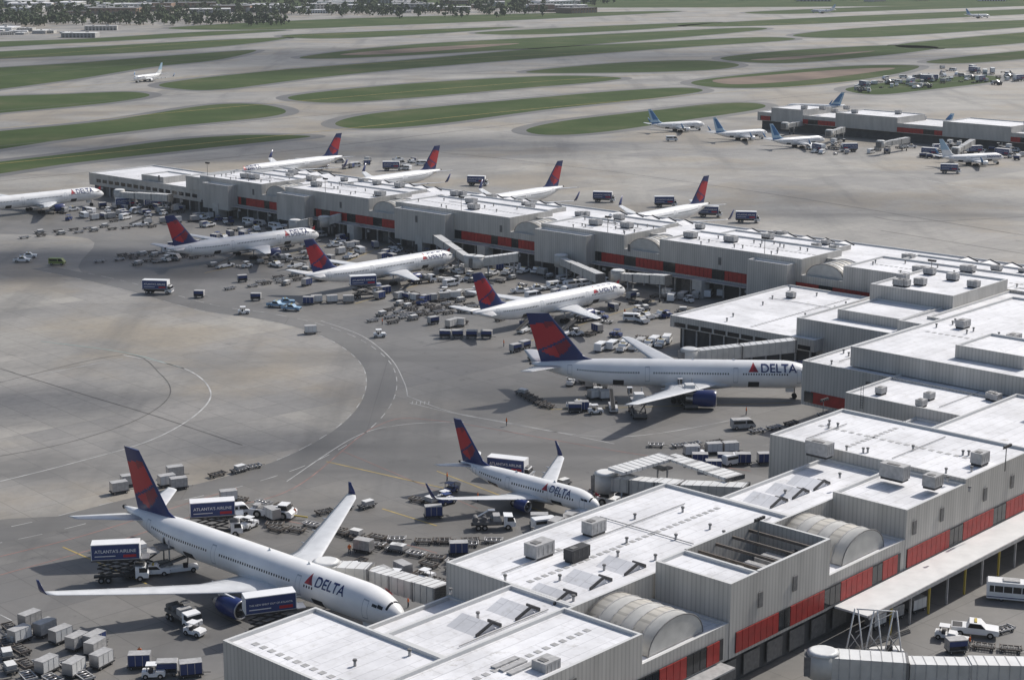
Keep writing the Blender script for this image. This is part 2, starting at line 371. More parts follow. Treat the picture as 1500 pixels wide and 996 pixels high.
def aircraft_mesh(kind,livery='delta'):
    k=KINDS[kind]; L,D,zc=k['L'],k['D'],k['zc']; r=D/2; mb=MB()
    nl=1.55*D; tl=3.3*D
    def sec(x):
        d=-x
        if d<nl:
            q=max(d/nl,0); rr=r*(1-(1-q)**2.1)**.62 if q>0 else .02; zz=zc-.13*D*(1-q)**2
        elif d>L-tl:
            q=(d-(L-tl))/tl; rr=r*(1-q**1.75*.93); zz=zc+(r-rr)*.62
        else: rr=r; zz=zc
        return rr,zz
    def fus(x,a,o=0.0):
        rr,zz=sec(x); return Vector((x,(rr+o)*math.cos(a),zz+(rr+o)*math.sin(a)))
    xs=[0]+[-nl*(i/14)**1.5 for i in range(1,15)]+[-(nl+(L-tl-nl)*i/10) for i in range(1,11)]+[-(L-tl+tl*i/14) for i in range(1,15)]
    n=28
    rings=[[fus(x,2*math.pi*i/n) for i in range(n)] for x in xs]
    mb.loft(rings,WHITE)
    def patch(x0,x1,a0,a1,m,o=.02,nx=1,na=2):
        vs=[];fs=[]
        for i in range(nx+1):
            for j in range(na+1): vs.append(fus(x0+(x1-x0)*i/nx,a0+(a1-a0)*j/na,o))
        for i in range(nx):
            for j in range(na):
                q=i*(na+1)+j; fs.append((q,q+1,q+na+2,q+na+1))
        mb.add(vs,fs,m)
    w0,w1=k['nw']; aw=math.asin(.22)
    for side in (0,1):
        x=-w0
        doors=[-(.085*L),-(.30*L),-(.60*L),-(.865*L)]
        while x>-w1:
            if min(abs(x-dq) for dq in doors)>1.3:
                h=.19/r
                aa=(aw-h,aw+h) if side==0 else (math.pi-aw+h,math.pi-aw-h)
                patch(x,x-.27,aa[0],aa[1],WIN,.02,1,1)
            x-=.56
        for dq in doors:
            for (dx0,dx1,z0,z1) in ((.5,.43,-.42,.62),(-.43,-.5,-.42,.62),(.5,-.5,.58,.64),(.5,-.5,-.44,-.38)):
                a0,a1=math.asin(max(-.95,z0)),math.asin(min(z1,.95))
                if side: a0,a1=math.pi-a0,math.pi-a1
                patch(dq+dx0,dq+dx1,a0,a1,DOORL,.015,1,5)
        for j in range(3):
            xa=-nl*(.225+.10*j); xb=xa-nl*.092
            a0=.50-.03*j; a1=.80-.09*j
            if j==0: a0,a1=.62,math.pi/2-.04; xb=xa-nl*.055
            if j==0: xa-=nl*.02
            pa=(a0,a1) if side==0 else (math.pi-a0,math.pi-a1)
            patch(xa,xb,pa[0],pa[1],GLASS,.03,2,4)
    fr=[]
    xw=-.335*L; cr=k['cr']
    for i in range(9):
        q=i/8; x=xw+cr*.25-q*cr*1.5; sc=max(.05,math.sin(math.pi*q))**.5
        fr.append([Vector((x,math.cos(t)*r*(.35+.72*sc),zc-r*.62+math.sin(t)*r*(.1+.44*sc))) for t in [2*math.pi*j/16 for j in range(16)]])
    mb.loft(fr,WINGM)
    up=[(0,0),(.03,.36),(.12,.75),(.3,1),(.55,.82),(.8,.42),(1,.03)]
    def foil(le,c,t,vert=False):
        o=[]
        for cc,tt in up: o.append((cc,tt*.6))
        for cc,tt in reversed(up[1:-1]): o.append((cc,-tt*.4 if not vert else -tt*.6))
        return [Vector((le[0]-c*cc,le[1]+(t*tt if vert else 0),le[2]+(0 if vert else t*tt))) for cc,tt in o]
    hs=k['span']/2; tanl=math.tan(R(33)); zr=zc-.36*D
    def wz(y): return zr+abs(y)*math.tan(R(5.0))+ (abs(y)/hs)**2*hs*.015
    def wsec(q):
        y=q*hs; lex=xw-y*tanl
        if q<.32: te=xw-cr-y*.05
        else:
            y0=.32*hs; te0=xw-cr-y0*.05; te1=xw-hs*tanl-k['ct']; te=te0+(te1-te0)*(q-.32)/.68
        return lex,lex-te
    for sg in (1,-1):
        rs=[]
        for q in (0,.1,.2,.32,.45,.6,.75,.88,.97,1.0):
            lex,c=wsec(q); 
            if q==1.0: lex-=.5;c*=.75
            rs.append(foil((lex,sg*q*hs,wz(q*hs)),c,c*.115*(1-q*.25)))
        mb.loft(rs,WINGM)
        for q in (.22,.42,.56,.70):
            lex,c=wsec(q); te=lex-c; y=sg*q*hs; z=wz(q*hs)-.25
            mb.cyl((te+c*.35,y,z),(te-.9,y,z-.05),.28,.1,8,WINGM)
        for qa,qb in ((.12,.31),(.34,.68),(.70,.93)):
            (la,ca),(lb,cb)=wsec(qa),wsec(qb)
            va=lambda lex,c,q,f:(lex-c*f,sg*q*hs,wz(q*hs)+c*.115*(1-q*.25)*.6*(.42 if f>.75 else .55)+.05)
            mb.add([va(la,ca,qa,.76),va(la,ca,qa,.775),va(lb,cb,qb,.775),va(lb,cb,qb,.76)],[(0,1,2,3) if sg<0 else (3,2,1,0)],DOORL)
        if k['wl']>0:
            lex,c=wsec(1.0); h=k['wl']; z=wz(hs); m=NAVY if livery=='delta' else TEAL
            rs=[]
            for q,oy in ((0,0),(.25,.18),(1,.35)):
                rs.append(foil((lex-.5-q*h*.75,sg*(hs+oy*h*.5),z+q*h),c*.75*(1-.6*q),.16,True))
            mb.loft(rs,m)
        q=k['eng']; lex,c=wsec(q); y=sg*q*hs; re,le=k['re'],k['le']; ze=wz(q*hs)-re*1.12-.1; ze=max(ze,re+.45)
        x0=lex+le*.62
        pr=[(0,.86),(.03,.95),(.12,1.0),(.4,1.02),(.65,.93),(.78,.8)]
        nacm=NAVY if livery=='delta' else WHITE
        rg=[[Vector((x0-a*le,y+math.cos(t)*re*b,ze+math.sin(t)*re*b)) for t in [2*math.pi*j/20 for j in range(20)]] for a,b in pr]
        mb.loft(rg,nacm,cap=False,mf=lambda i:METAL if i==0 else nacm)
        inn=[[Vector((x0-a*le,y+math.cos(t)*re*b,ze+math.sin(t)*re*b)) for t in [-2*math.pi*j/20 for j in range(20)]] for a,b in ((0,.86),(.05,.8),(.16,.78))]
        mb.loft(inn,METAL,cap=False); mb.cyl((x0-.14*le,y,ze),(x0-.18*le,y,ze),.8*re,.8*re,20,DARK)
        mb.cyl((x0-.02*le,y,ze),(x0-.15*le,y,ze),.03,.25*re,10,METAL)
        mb.cyl((x0-.6*le,y,ze),(x0-1.0*le,y,ze),.62*re,.36*re,16,METAL); mb.cyl((x0-.95*le,y,ze),(x0-1.15*le,y,ze),.28*re,.05,10,DARK)
        mb.add([(x0-.25*le,y-.12,ze+re),(x0-.25*le,y+.12,ze+re),(lex-c*.35,y+.2,wz(q*hs)+.1),(lex-c*.35,y-.2,wz(q*hs)+.1),
                (x0-.75*le,y-.12,ze+.3),(x0-.75*le,y+.12,ze+.3)],[(0,1,2,3),(0,3,4),(1,5,2),(4,3,2,5)],WINGM)
        sx=-.875*L; sh_=k['span']*.165
        z0=sec(sx-1)[1]+.12*r
        mb.loft([foil((sx-q*sh_*.72,sg*q*sh_,z0+q*sh_*.12),(1-q*.62)*cr*.56,(1-q*.55)*.55) for q in (0,.5,.95,1)],WINGM)
    x0=-.80*L; c0=cr*.82; zb=zc+r*.72; hf=k['fin']-zb; N=30
    def fp(c,h,side):
        le=x0-h*hf*.82+(max(0,.12-h))*2.2*hf; tex=x0-c0-h*hf*.30
        x=le+(tex-le)*c
        th=.42*(1-h*.55)*(math.sin(math.pi*min(1,c**.6*.98)))
        return (x,side*th,zb+h*hf)
    def finm(c,h):
        if livery=='teal': return TEAL if (.28<h<.9 and c<.75) or h<.1 else PBLUE
        if livery=='white': return PBLUE if h>.35 else WHITE
        if h>.86-.10*c: return NAVY
        if c<.10: return NAVY
        e=h-(.52-.30*c)
        if e>.02: return RED if h<.80-.2*c or c>.5 else DRED
        if e>-.02: return NAVY
        lo=.10+.55*abs(c-.62)**1.2
        if h>lo: return DRED if c<.55 else RED
        return NAVY
    for side in (1,-1):
        for i in range(N):
            for j in range(N):
                c_,h_=i/N,j/N; d=1/N
                vs=[fp(c_,h_,side),fp(c_+d,h_,side),fp(c_+d,h_+d,side),fp(c_,h_+d,side)]
                mb.add(vs,[(0,1,2,3) if side<0 else (3,2,1,0)],finm(c_+d/2,h_+d/2),True)
    mb.add([fp(i/N,1,1) for i in range(N+1)]+[fp(i/N,1,-1) for i in range(N,-1,-1)],[tuple(range(2*N+2))],NAVY)
    e0=fus(-L+.01,0).lerp(fus(-L+.01,math.pi),.5)
    mb.cyl(e0,e0+Vector((-.35,0,.05)),.07*D,.045*D,12,DARK)
    for gx,gy,nb in ((-.095*L,0,1),(-.50*L,.085*L,2),(-.50*L,-.085*L,2)):
        mb.cyl((gx,gy,.5),(gx,gy,zc-r*.6),.17,.17,8,METAL)
        for b_ in range(nb):
            bx=gx+(b_-(nb-1)/2)*1.4
            for s_ in (-.38,.38): mb.cyl((bx,gy+s_-.17,.56),(bx,gy+s_+.17,.56),.56,.56,14,RUB)
    mb.box((-.095*L-1.1,.45,zc-r-.35),(1.7,.06,.9),WHITE); mb.box((-.095*L-1.1,-.45,zc-r-.35),(1.7,.06,.9),WHITE)
    for cx in (-.22*L,-.68*L):
        patch(cx,cx-2.4,math.pi+.35,math.pi+.9,DARK if kind!='b737' else WIN,.02,2,4)
    if livery in('delta','white'):
        tv,tf=text('DELTA' if livery=='delta' else 'FRONTIER'); ts=k['ts']; zt=zc+.36*r if livery=='delta' else zc
        def tm(vx,vy,side,o=.03):
            z=zt+vy*ts; rr=r+o; a=math.asin(max(-.97,min(.97,(z-zc)/rr)))
            x=k['tx']+vx*ts*1.12 if side<0 else k['tx']+5.0*ts-vx*ts*1.12
            return (x,side*rr*math.cos(a),z)
        for side in (-1,1):
            mb.add([tm(v[0],v[1],side) for v in tv],[f if side<0 else f[::-1] for f in tf],NAVY)
            if livery=='delta':
                nn=6
                for q in range(nn):
                    f0,f1=q/nn,(q+1)/nn
                    ya,yb=.78*f0,.78*f1
                    hw=lambda f:.42*(1-f)
                    for (s0,s1,mm) in ((-1,0,RED),(0,1,DRED)):
                        pts=[tm(-.58+s0*hw(f0),ya,side),tm(-.58+s1*hw(f0),ya,side),tm(-.58+s1*hw(f1),yb,side),tm(-.58+s0*hw(f1),yb,side)]
                        mb.add(pts,[(0,1,2,3) if side<0 else (3,2,1,0)],mm)
        for i in range(2):
            mb.add([(-.3*L-i*9,0,zc+r-.02),(-.3*L-i*9-.6,0,zc+r-.02),(-.3*L-i*9-.5,0,zc+r+.35),(-.3*L-i*9-.3,0,zc+r+.35)],[(0,1,2,3)],WHITE)
    return mb.mesh('jet_'+kind)
ACM={}
def aircraft(kind,loc,ang,livery='delta',sc=1.0,name='passenger_jet'):
    if (kind,livery) not in ACM: ACM[(kind,livery)]=aircraft_mesh(kind,livery)
    return obj(ACM[(kind,livery)],name,(loc[0],loc[1],0),R(ang),None,sc)
STANDS=[('a330',P(593,908,4.2),-41.5),('b737',P(879,742,3.0),-41.5),('b777',Vector((68.6,367.5,0)),-3.0),('b767',P(467,344,4.1),41.5),('b767',P(666,377,4.1),44),('b767',P(915,425,4.1),43.7),('b767',P(152,284,4.1),42)]
for k_,p_,a_ in STANDS: aircraft(k_,p_,a_)
E1F=Vector((-.7413,.6713,0)); E2F=Vector((-.6713,-.7413,0))
for tip in ((501,195),(645,213),(825,235),(1039,257)):
    p=P(tip[0],tip[1],16.3); q=p+E2F*1.0*57.5
    aircraft('b767w',q,-132.2)
aircraft('b737',P(196,117,2.5),-115,'white')
for (x,y,a,l_) in ((1032,184,25,'teal'),(1124,196,30,'teal'),(1208,206,30,'teal'),(1470,232,20,'white'),(1150,158,160,'teal'),(1300,190,150,'teal')):
    aircraft('b737',P(x,y,2.5),a,l_)
aircraft('b737',P(1188,17,2.5),160,'white'); aircraft('b737',P(1450,24,2.5),10,'teal')

# ---------------------------------------------------------------- buildings
def facade_band(mb,x0,x1,y,sg,z0,z1,seed=0,pw=1.55):
    rnd=random.Random(seed); n=int((x1-x0)/pw); i=0
    mb.box(((x0+x1)/2,y+sg*.03,(z0+z1)/2),(x1-x0,.06,z1-z0),DARK)
    while i<n:
        k=rnd.choice((4,6,7,9))
        for j in range(k):
            if i<n: mb.box((x0+(i+.5)*pw,y+sg*.12,(z0+z1)/2),(pw*.93,.12,(z1-z0)*.97),REDP); i+=1
        for j in range(rnd.choice((2,3,3))):
            if i<n: mb.box((x0+(i+.5)*pw,y+sg*.10,(z0+z1)/2),(pw*.90,.08,(z1-z0)*.9),GLASS); i+=1
def vault(mb,xc,y0,y1,z,r):
    n=14; rings=[]
    m=6
    for k in range(m+1):
        y=y0+(y1-y0)*k/m
        rings.append([Vector((xc+math.cos(math.pi*i/n)*r,y,z+math.sin(math.pi*i/n)*r*.62)) for i in range(n+1)])
    for k in range(m):
        a,b=rings[k],rings[k+1]
        mb.add(a+b,[(i,i+1,i+n+2,i+n+1) for i in range(n)],VAULT if k%2 else BEIGE,True)
    for rg in (rings[0],rings[-1]): mb.add(rg,[tuple(range(n+1))],BEIGE)
    for k in range(m+1):
        y=y0+(y1-y0)*k/m
        for i in range(n):
            a=Vector((xc+math.cos(math.pi*i/n)*(r+.05),y,z+math.sin(math.pi*i/n)*(r+.05)*.62)); b=Vector((xc+math.cos(math.pi*(i+1)/n)*(r+.05),y,z+math.sin(math.pi*(i+1)/n)*(r+.05)*.62))
            mb.cyl(a,b,.09,.09,5,DGREY if k in(0,m) else LGREY,False)
def hvac(mb,x,y,z,sx=4,sy=2.2,h=1.8,m=None):
    m=m or LGREY
    mb.box((x,y,z+.2),(sx*.9,sy*.9,.4),DARK); mb.box((x,y,z+.4+h/2),(sx,sy,h),m)
    for k in range(4): mb.box((x-sx/2+sx*(k+.5)/4,y,z+.4+h/2),(.06,sy+.05,h*.7),DGREY)
    mb.box((x-sx*.2,y,z+.44+h),(sx*.3,sy*.5,.1),DGREY)
def vent(mb,x,y,z): mb.cyl((x,y,z),(x,y,z+.7),.2,.2,8,LGREY); mb.cyl((x,y,z+.7),(x,y,z+.9),.32,.28,8,DGREY)
def skylight(mb,x,y,z,sg=1):
    w,l,h=4.0,5.6,.95
    mb.add([(x-w/2,y-l/2,z),(x+w/2,y-l/2,z),(x+w/2,y+l/2,z),(x-w/2,y+l/2,z),(x+w*.3,y-l/2,z+h),(x+w*.3,y+l/2,z+h)],
           [(0,4,5,3),(1,2,5,4),(0,1,4),(3,5,2)],ROOF)
    for a,b in (((x-w*.5,y-l/2-.1,z+.15),(x+w*.3,y-l/2-.1,z+h+.12)),((x+w*.3,y-l/2-.1,z+h+.12),(x+w*.75,y-l/2-.1,z+.2)),
                ((x+w*.75,y-l/2-.1,z+.25),(x+w*.75,y-l/2+2.4,z+.25))):
        mb.beam(a,b,.28,.35,DARK)  # dark zigzag bars drawn in for the shaded window side
def lightmast(mb,x,y,z,h=5):
    mb.cyl((x,y,z),(x,y,z+h),.1,.08,6,DGREY); mb.box((x,y,z+h),(2.4,.15,.15),DARK)
    for k in (-1,-.35,.35,1): mb.box((x+k,y-.2,z+h+.25),(.5,.4,.4),DARK)
def pipe(mb,x0,y0,x1,y1,z): mb.beam((x0,y0,z+.25),(x1,y1,z+.25),.14,.14,LGREY)
def pads(mb,x0,y0,x1,y1,z):   # walkway pads on the membrane
    a=Vector((x0,y0,0)); b_=Vector((x1,y1,0)); n_=int((b_-a).length/1.6)
    for k in range(n_):
        c=a.lerp(b_,(k+.5)/n_); mb.box((c.x,c.y,z+.03),(.9,.9,.05),LGREY)

# --- far wing
FR=math.atan2(.6713,-.7413)
ffx=lambda x:.9308*x-58.1
ffy=lambda y:.9275*y
def FW(l_,w_): return E1F*ffx(l_)+E2F*ffy(w_)
fw=empty('concourse_building',(0,0,0),FR)
b=MB()
b.block(250,613,-467.6,-437.6,4.8,12.6)
segs=[(575,613,13.4),(515,561,13.7),(446,501,14.0),(397,432,13.7),(331,383,14.0),(252,317,13.8)]
for i,(a,c,z) in enumerate(segs):
    b.block(a,c,-446-.01*i,-424,4.8,z)
    b.block(a+4,c-5,-458,-446.02-.01*i,12.3,z-.5)
for v in (568,508,439,390,324):
    b.block(v-6.99,v+6.99,-437.58,-424.03,4.8,9.6)
b.block(613.01,690,-458,-424.02,3.9,8.2); b.block(607,622,-450,-423.7,8.21,12.6)
b.block(640,655,-440,-426,8.0,10.2)
for a,c,z in ((472,497,13.4),(409,431,13.2),(333,347,13.3),(545,561,12.6),(590,606,12.4)):
    b.block(a,c,-424.01,-419.5,3.2,z-.6)
b.block(260,600,-482,-467.61,4.0,8.8)
obj(b.fit(ffx,ffy).mesh('walls_and_roof'),'walls_and_roof',parent=fw)
b=MB()
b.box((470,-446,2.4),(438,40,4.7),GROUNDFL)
for a,c in ((347.2,408.8),(431.2,471.8),(497.2,544.8),(252,332.8),(561.2,589.8)):
    facade_band(b,a,c,-424,1,5.3,8.1,int(a))
    b.box(((a+c)/2,-422.6,4.75),(c-a,3.2,.25),LGREY)
for k in range(0,70):
    x=255+k*6.1
    b.box((x,-424.6,2.4),(.5,.5,4.75),LGREY)
    if k%2: b.box((x+3,-425.95,1.6),(3.4,.12,3.2),DGREY)
    if k%3==0: b.box((x+2,-422.0,3.6),(1.2,.5,.8),LGREY)
for k in range(16): b.box((617+k*4.4,-423.97,5.9),(3.0,.12,1.3),GLASS)
for x in (300,360,395,450,486,530,580,640):
    b.box((x,-423.9 if x!=486 else -419.4,10.6),(1.0,.12,2.1),DGREY)
for x in (300,365,420,455,485,520,552,598): b.box((x,-421.4,2.6),(3.5,4.2,5.2),BEIGE); b.box((x+1.0,-419.25,1.2),(1.1,.1,2.3),DARK)
obj(b.fit(ffx,ffy).mesh('facade'),'facade',parent=fw)
b=MB()
for v in (568,508,439,390,324): vault(b,v,-437,-425.5,9.7,6.3)
obj(b.fit(ffx,ffy).mesh('barrel_skylights'),'barrel_skylights',parent=fw)
b=MB(); rnd=random.Random(3)
def fwz(x,y):
    if y<-458.5: return 12.6
    for a,c,z in segs:
        if a+4<x<c-5 and y<-446: return z-.5
        if a<x<c and y>=-446: return z
    return 12.6
for k in range(34):
    x=rnd.uniform(262,600); y=rnd.uniform(-464,-448); s=rnd.uniform(.7,1.4)
    hvac(b,x,y,fwz(x,y),2.6*s,1.8*s,1.0*s)
for k in range(12):
    a,c,z=segs[k%6]; hvac(b,rnd.uniform(a+3,c-3),rnd.uniform(-442,-428),z,4,2.5,1.4)
for k in range(90):
    a,c,z=rnd.choice(segs); vent(b,rnd.uniform(a+1,c-1),rnd.uniform(-444,-426),z)
for k in range(16):
    a,c,z=rnd.choice(segs); x=rnd.uniform(a+2,c-14); y=rnd.uniform(-444,-427); pipe(b,x,y,x+rnd.uniform(4,12),y,z)
for a,c,z in segs: pads(b,a+2,-435,c-2,-435,z)
for (x,n_) in ((590,4),(530,5),(470,6),(412,5),(350,6),(280,5)):
    for j in range(n_): skylight(b,x-10+j*7,-462,12.6)
for x in (610,540,470,405,345,290): lightmast(b,x,-425.5,13.9,4.5)
obj(b.fit(ffx,ffy).mesh('rooftop_units'),'rooftop_units',parent=fw)
# --- connecting pieces
b=MB()
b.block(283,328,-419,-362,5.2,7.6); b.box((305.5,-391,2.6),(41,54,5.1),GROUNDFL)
b.block(258,291,-411,-366,0,11.4); b.block(262,286,-423,-393,11,16.5); b.block(240,262.01,-430,-380,0,13.5); b.block(266,284,-392.9,-374,11,13.2)
b.block(232,250,-470,-430.1,0,14.6); b.block(150,250,-475,-420,0,11.8)
for k in range(10): b.box((286+k*4.3,-361.93,6.0),(3.6,.1,1.0),GLASS)
for k in range(10): b.box((285+k*4.4,-363.5,2.5),(.4,.4,5),LGREY)
rnd=random.Random(5)
for k in range(7): hvac(b,rnd.uniform(264,284),rnd.uniform(-420,-396),16.5,3,2,1.4)
for k in range(12): hvac(b,rnd.uniform(160,228),rnd.uniform(-470,-425),11.8,4,2.4,1.7)
for k in range(14): vent(b,rnd.uniform(288,325),rnd.uniform(-415,-366),7.6)
pads(b,305,-415,305,-366,7.6); hvac(b,318,-405,7.6,2.4,1.8,1.2); pipe(b,290,-400,322,-400,7.6)
cb=empty('connector_building',(0,0,0),FR); obj(b.fit(lambda x:.9308*x-54.3,ffy).mesh('walls_and_roof'),'walls_and_roof',parent=cb)

# --- near wing
NR=math.atan2(.7294,.6841)
nfx=lambda x:.9194*x-(20.9 if x<350.005 else 26.4)
nfy=lambda y:.938*y
nw=empty('concourse_building',(0,0,0),NR)
def near(x,y,z):
    p=P(x,y,z); return (p.x*.6841+p.y*.7294+20.9)/.9194, (-p.x*.7294+p.y*.6841)/.938
b=MB()
b.block(155,171.5,148,174.4,4.8,13.0)
b.block(171.51,197,148.0,160.4,4.8,12.995); b.block(171.52,197.01,160.42,173.2,3.5,8.2)
b.block(197.02,251.2,148.01,173.8,4.8,13.01); 
b.block(251.21,283,148.02,162.2,4.8,12.99); b.block(251.22,283.01,162.22,169,3.0,7.5)
b.block(283.02,308,134.0,174.0,4.8,14.9)
b.block(263.5,283.03,133.98,148.0,4.8,14.2)
b.block(150,194.5,134.0,147.98,4.8,13.6)
b.block(194.51,214.5,134.02,147.97,4.8,9.5)
b.block(240.8,263.49,134.03,147.96,4.8,9.5)
b.block(308.01,326,140,168,4.8,11.0); b.block(308.02,345,133.97,156,4.8,14.2)
b.block(326.01,350,133.9,184.5,4.8,13.0)
b.block(350.01,400,133.8,206.8,4.0,12.9); b.block(354,430,150,197,13.2,16.8); b.block(362,378,160,176,16.9,19.0)
b.block(345,353,140,150,13.1,16); b.block(400.01,470,133.7,212,4.0,13.4); b.block(432,452,165,190,13.5,18)
b.block(330,341,136,146,14.3,16.5)
obj(b.fit(nfx,nfy).mesh('walls_and_roof'),'walls_and_roof',parent=nw)
b=MB()
x0,x1,y0,y1=214.6,240.7,133.95,147.5
b.block(x0,x0+7,y0,y1,4.8,15.0); 
for (a,c,d,e) in ((x0+7.01,x1,y0,y0+.5),(x0+7.01,x1,y1-.5,y1),(x1-.5,x1,y0+.51,y1-.51)):
    b.box(((a+c)/2,(d+e)/2,10.2),(c-a,e-d,10.8),WALL,top=COPE)
b.box(((x0+7+x1)/2,(y0+y1)/2,9.3),(x1-x0-8,y1-y0-1.1,.4),DARK)
for k in range(4): b.box((x0+10+k*4.4,(y0+y1)/2,14.6),(.3,y1-y0-1,.4),RUST)
for k in range(3): hvac(b,x0+11+k*5,(y0+y1)/2,9.5,3.5,5,2.4)
obj(b.fit(nfx,nfy).mesh('mechanical_well'),'mechanical_well',parent=nw)
b=MB()
for v in (204,253): vault(b,v,135.5,147.5,9.6,6.2)
obj(b.fit(nfx,nfy).mesh('barrel_skylights'),'barrel_skylights',parent=nw)
b=MB()
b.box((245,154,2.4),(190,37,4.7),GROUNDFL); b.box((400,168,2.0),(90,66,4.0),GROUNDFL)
for a,c in ((150,213),(216,262),(264,306),(309,345),(351,420)): facade_band(b,a,c,133.9 if a<350 else 133.7,-1,5.3,8.3,int(a)+1)
b.box((181,132.6,4.9),(63,2.6,.25),LGREY)
b.box((286,130.6,5.0),(88,6.0,.3),CANV); b.box((286,127.5,4.95),(88,.2,.6),LGREY)
for k in range(15): b.box((244+k*5.9,128.2,2.4),(.3,.3,4.8),YEL if k%2 else LGREY)
for k in range(30): b.box((150+k*6,135.1,2.2),(4,.2,3),DGREY)
for x in (222,231,266,275,290,300,160,180): b.box((x,133.8,11.4),(1.1,.12,2.2),DGREY)
obj(b.fit(nfx,nfy).mesh('facade'),'facade',parent=nw)
b=MB()   # end wall dressing of the centre block
b.box((295.3,183.0,5.9),(.25,17,2.4),REDP); b.box((295.25,192.0,5.9),(.25,2.2,2.2),GLASS); b.box((295.3,178,10.5),(.2,1.1,2.2),DGREY)
obj(b.mesh('end_wall_panels'),'end_wall_panels',parent=nw)
b=MB()
for s_ in (182.2,190.2,198.2,206.2,214.2): skylight(b,s_,154.3,13.0)
for s_ in (255.5,262.0,268.5): skylight(b,s_,156.5,13.0)
def hv(x,y,z,*a,**k):
    s_,t_=near(x,y,z); hvac(b,s_,t_,z,*a,**k)
hv(790,815,13,4.2,2.6,1.9); hv(870,782,13,3.6,2.2,1.8); hv(845,820,13,4.2,1.8,1.6,m=DARK)
hv(1200,668,15,2.4,4.6,2.2); hv(1310,702,15,2.4,4.6,2.2); hv(1366,714,15,3,2.4,1.8); hv(1435,680,15,3,2.2,1.8)
for x,y in ((1388,705),(918,795),(1240,660),(1420,720),(990,790),(1040,775),(930,760),(740,850),(700,905),(600,960),(520,975),(1150,725),(1230,700),(840,880),(960,820),(1000,750),(885,835),(660,870),(780,780),(820,850),(905,815),(1060,785)):
    z_=13 if x<1180 else 14.9
    s_,t_=near(x,y,z_); vent(b,s_,t_,z_)
for k in range(6):
    s_,t_=near(790+(k%3)*25,940-(k%3)*9,13); b.box((s_,t_-k*.9+2,13.5),(5.5,.12,.12),LGREY); 
    for q in (-2,0,2): b.box((s_+q,t_-k*.9+2,13.25),(.12,.12,.5),DGREY)
for k in range(3): s_,t_=near(740,978,13); b.box((s_,t_-k*1.4,13.5),(4.6,.9,.7),LGREY)
s_,t_=near(800,985,13); hvac(b,s_,t_,13,3,2.4,1.4)
pipe(b,200,165,245,165,13.0); pipe(b,225,150.5,249,150.5,13.0); pipe(b,286,150,305,150,14.9); pipe(b,286,168,300,168,14.9); pipe(b,176,150.5,194,150.5,13); pipe(b,230,152,230,171,13)
pipe(b,356,201,398,201,12.9); pipe(b,380,170,425,170,16.8); pipe(b,330,165,347,165,13)
pads(b,200,160,248,160,13.01); pads(b,214,160,214,172,13.01); pads(b,287,160,305,160,14.9); pads(b,296,137,296,172,14.9); pads(b,158,150,158,172,13.0); pads(b,381,153,381,194,16.8); pads(b,157,141,192,141,13.6)
rnd=random.Random(9)
for k in range(9): hvac(b,rnd.uniform(384,428),rnd.uniform(152,195),16.8,3.4,2.2,1.5)
for k in range(8): hvac(b,rnd.uniform(404,460),rnd.uniform(140,163),13.4,4,2.4,1.6)
for k in range(5): hvac(b,rnd.uniform(328,345),rnd.uniform(158,182),13,2.2,1.6,1.1)
for k in range(40): vent(b,rnd.uniform(285,306),rnd.uniform(136,172),14.9) if k<12 else (vent(b,rnd.uniform(351,400),rnd.uniform(199,205),12.9) if k<24 else vent(b,rnd.uniform(384,428),rnd.uniform(152,195),16.8))
for x,y,z in ((1205,618,13),(1472,690,15),(1157,850,9.5),(1110,800,13)): s_,t_=near(x,y,z); lightmast(b,s_,t_,z,4)
for s_,t_ in ((308,160),(325.8,180)):
    for q in (0,.6): b.beam((s_-.15,t_+q,11.0),(s_-.15,t_+q,15.6),.06,.06,DARK)
    for z_ in range(8): b.box((s_-.15,t_+.3,11.2+z_*.5),(.05,.6,.05),DARK)
obj(b.fit(nfx,nfy).mesh('rooftop_units'),'rooftop_units',parent=nw)

# --- distant concourse upper right
DR=math.atan2(.70,-.714); dw=empty('concourse_building',(0,0,0),DR); b=MB()
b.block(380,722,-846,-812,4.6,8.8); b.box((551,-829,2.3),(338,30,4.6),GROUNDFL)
for i,(a,c) in enumerate(((690,712),(628,668),(560,600),(500,540),(430,480))): b.block(a,c,-840,-811.6-.1*i,4.8,11.6)
facade_band(b,385,720,-812,1,4.9,7.3,77,2.2)
rnd=random.Random(4)
for k in range(30): hvac(b,rnd.uniform(400,715),rnd.uniform(-844,-841.5) if k%2 else rnd.uniform(-838,-816),8.8 if k%2 else 11.6,3.4,2,1.6)
obj(b.fit(lambda x:.9243*x-111,lambda y:.9317*y).mesh('walls_and_roof'),'walls_and_roof',parent=dw)

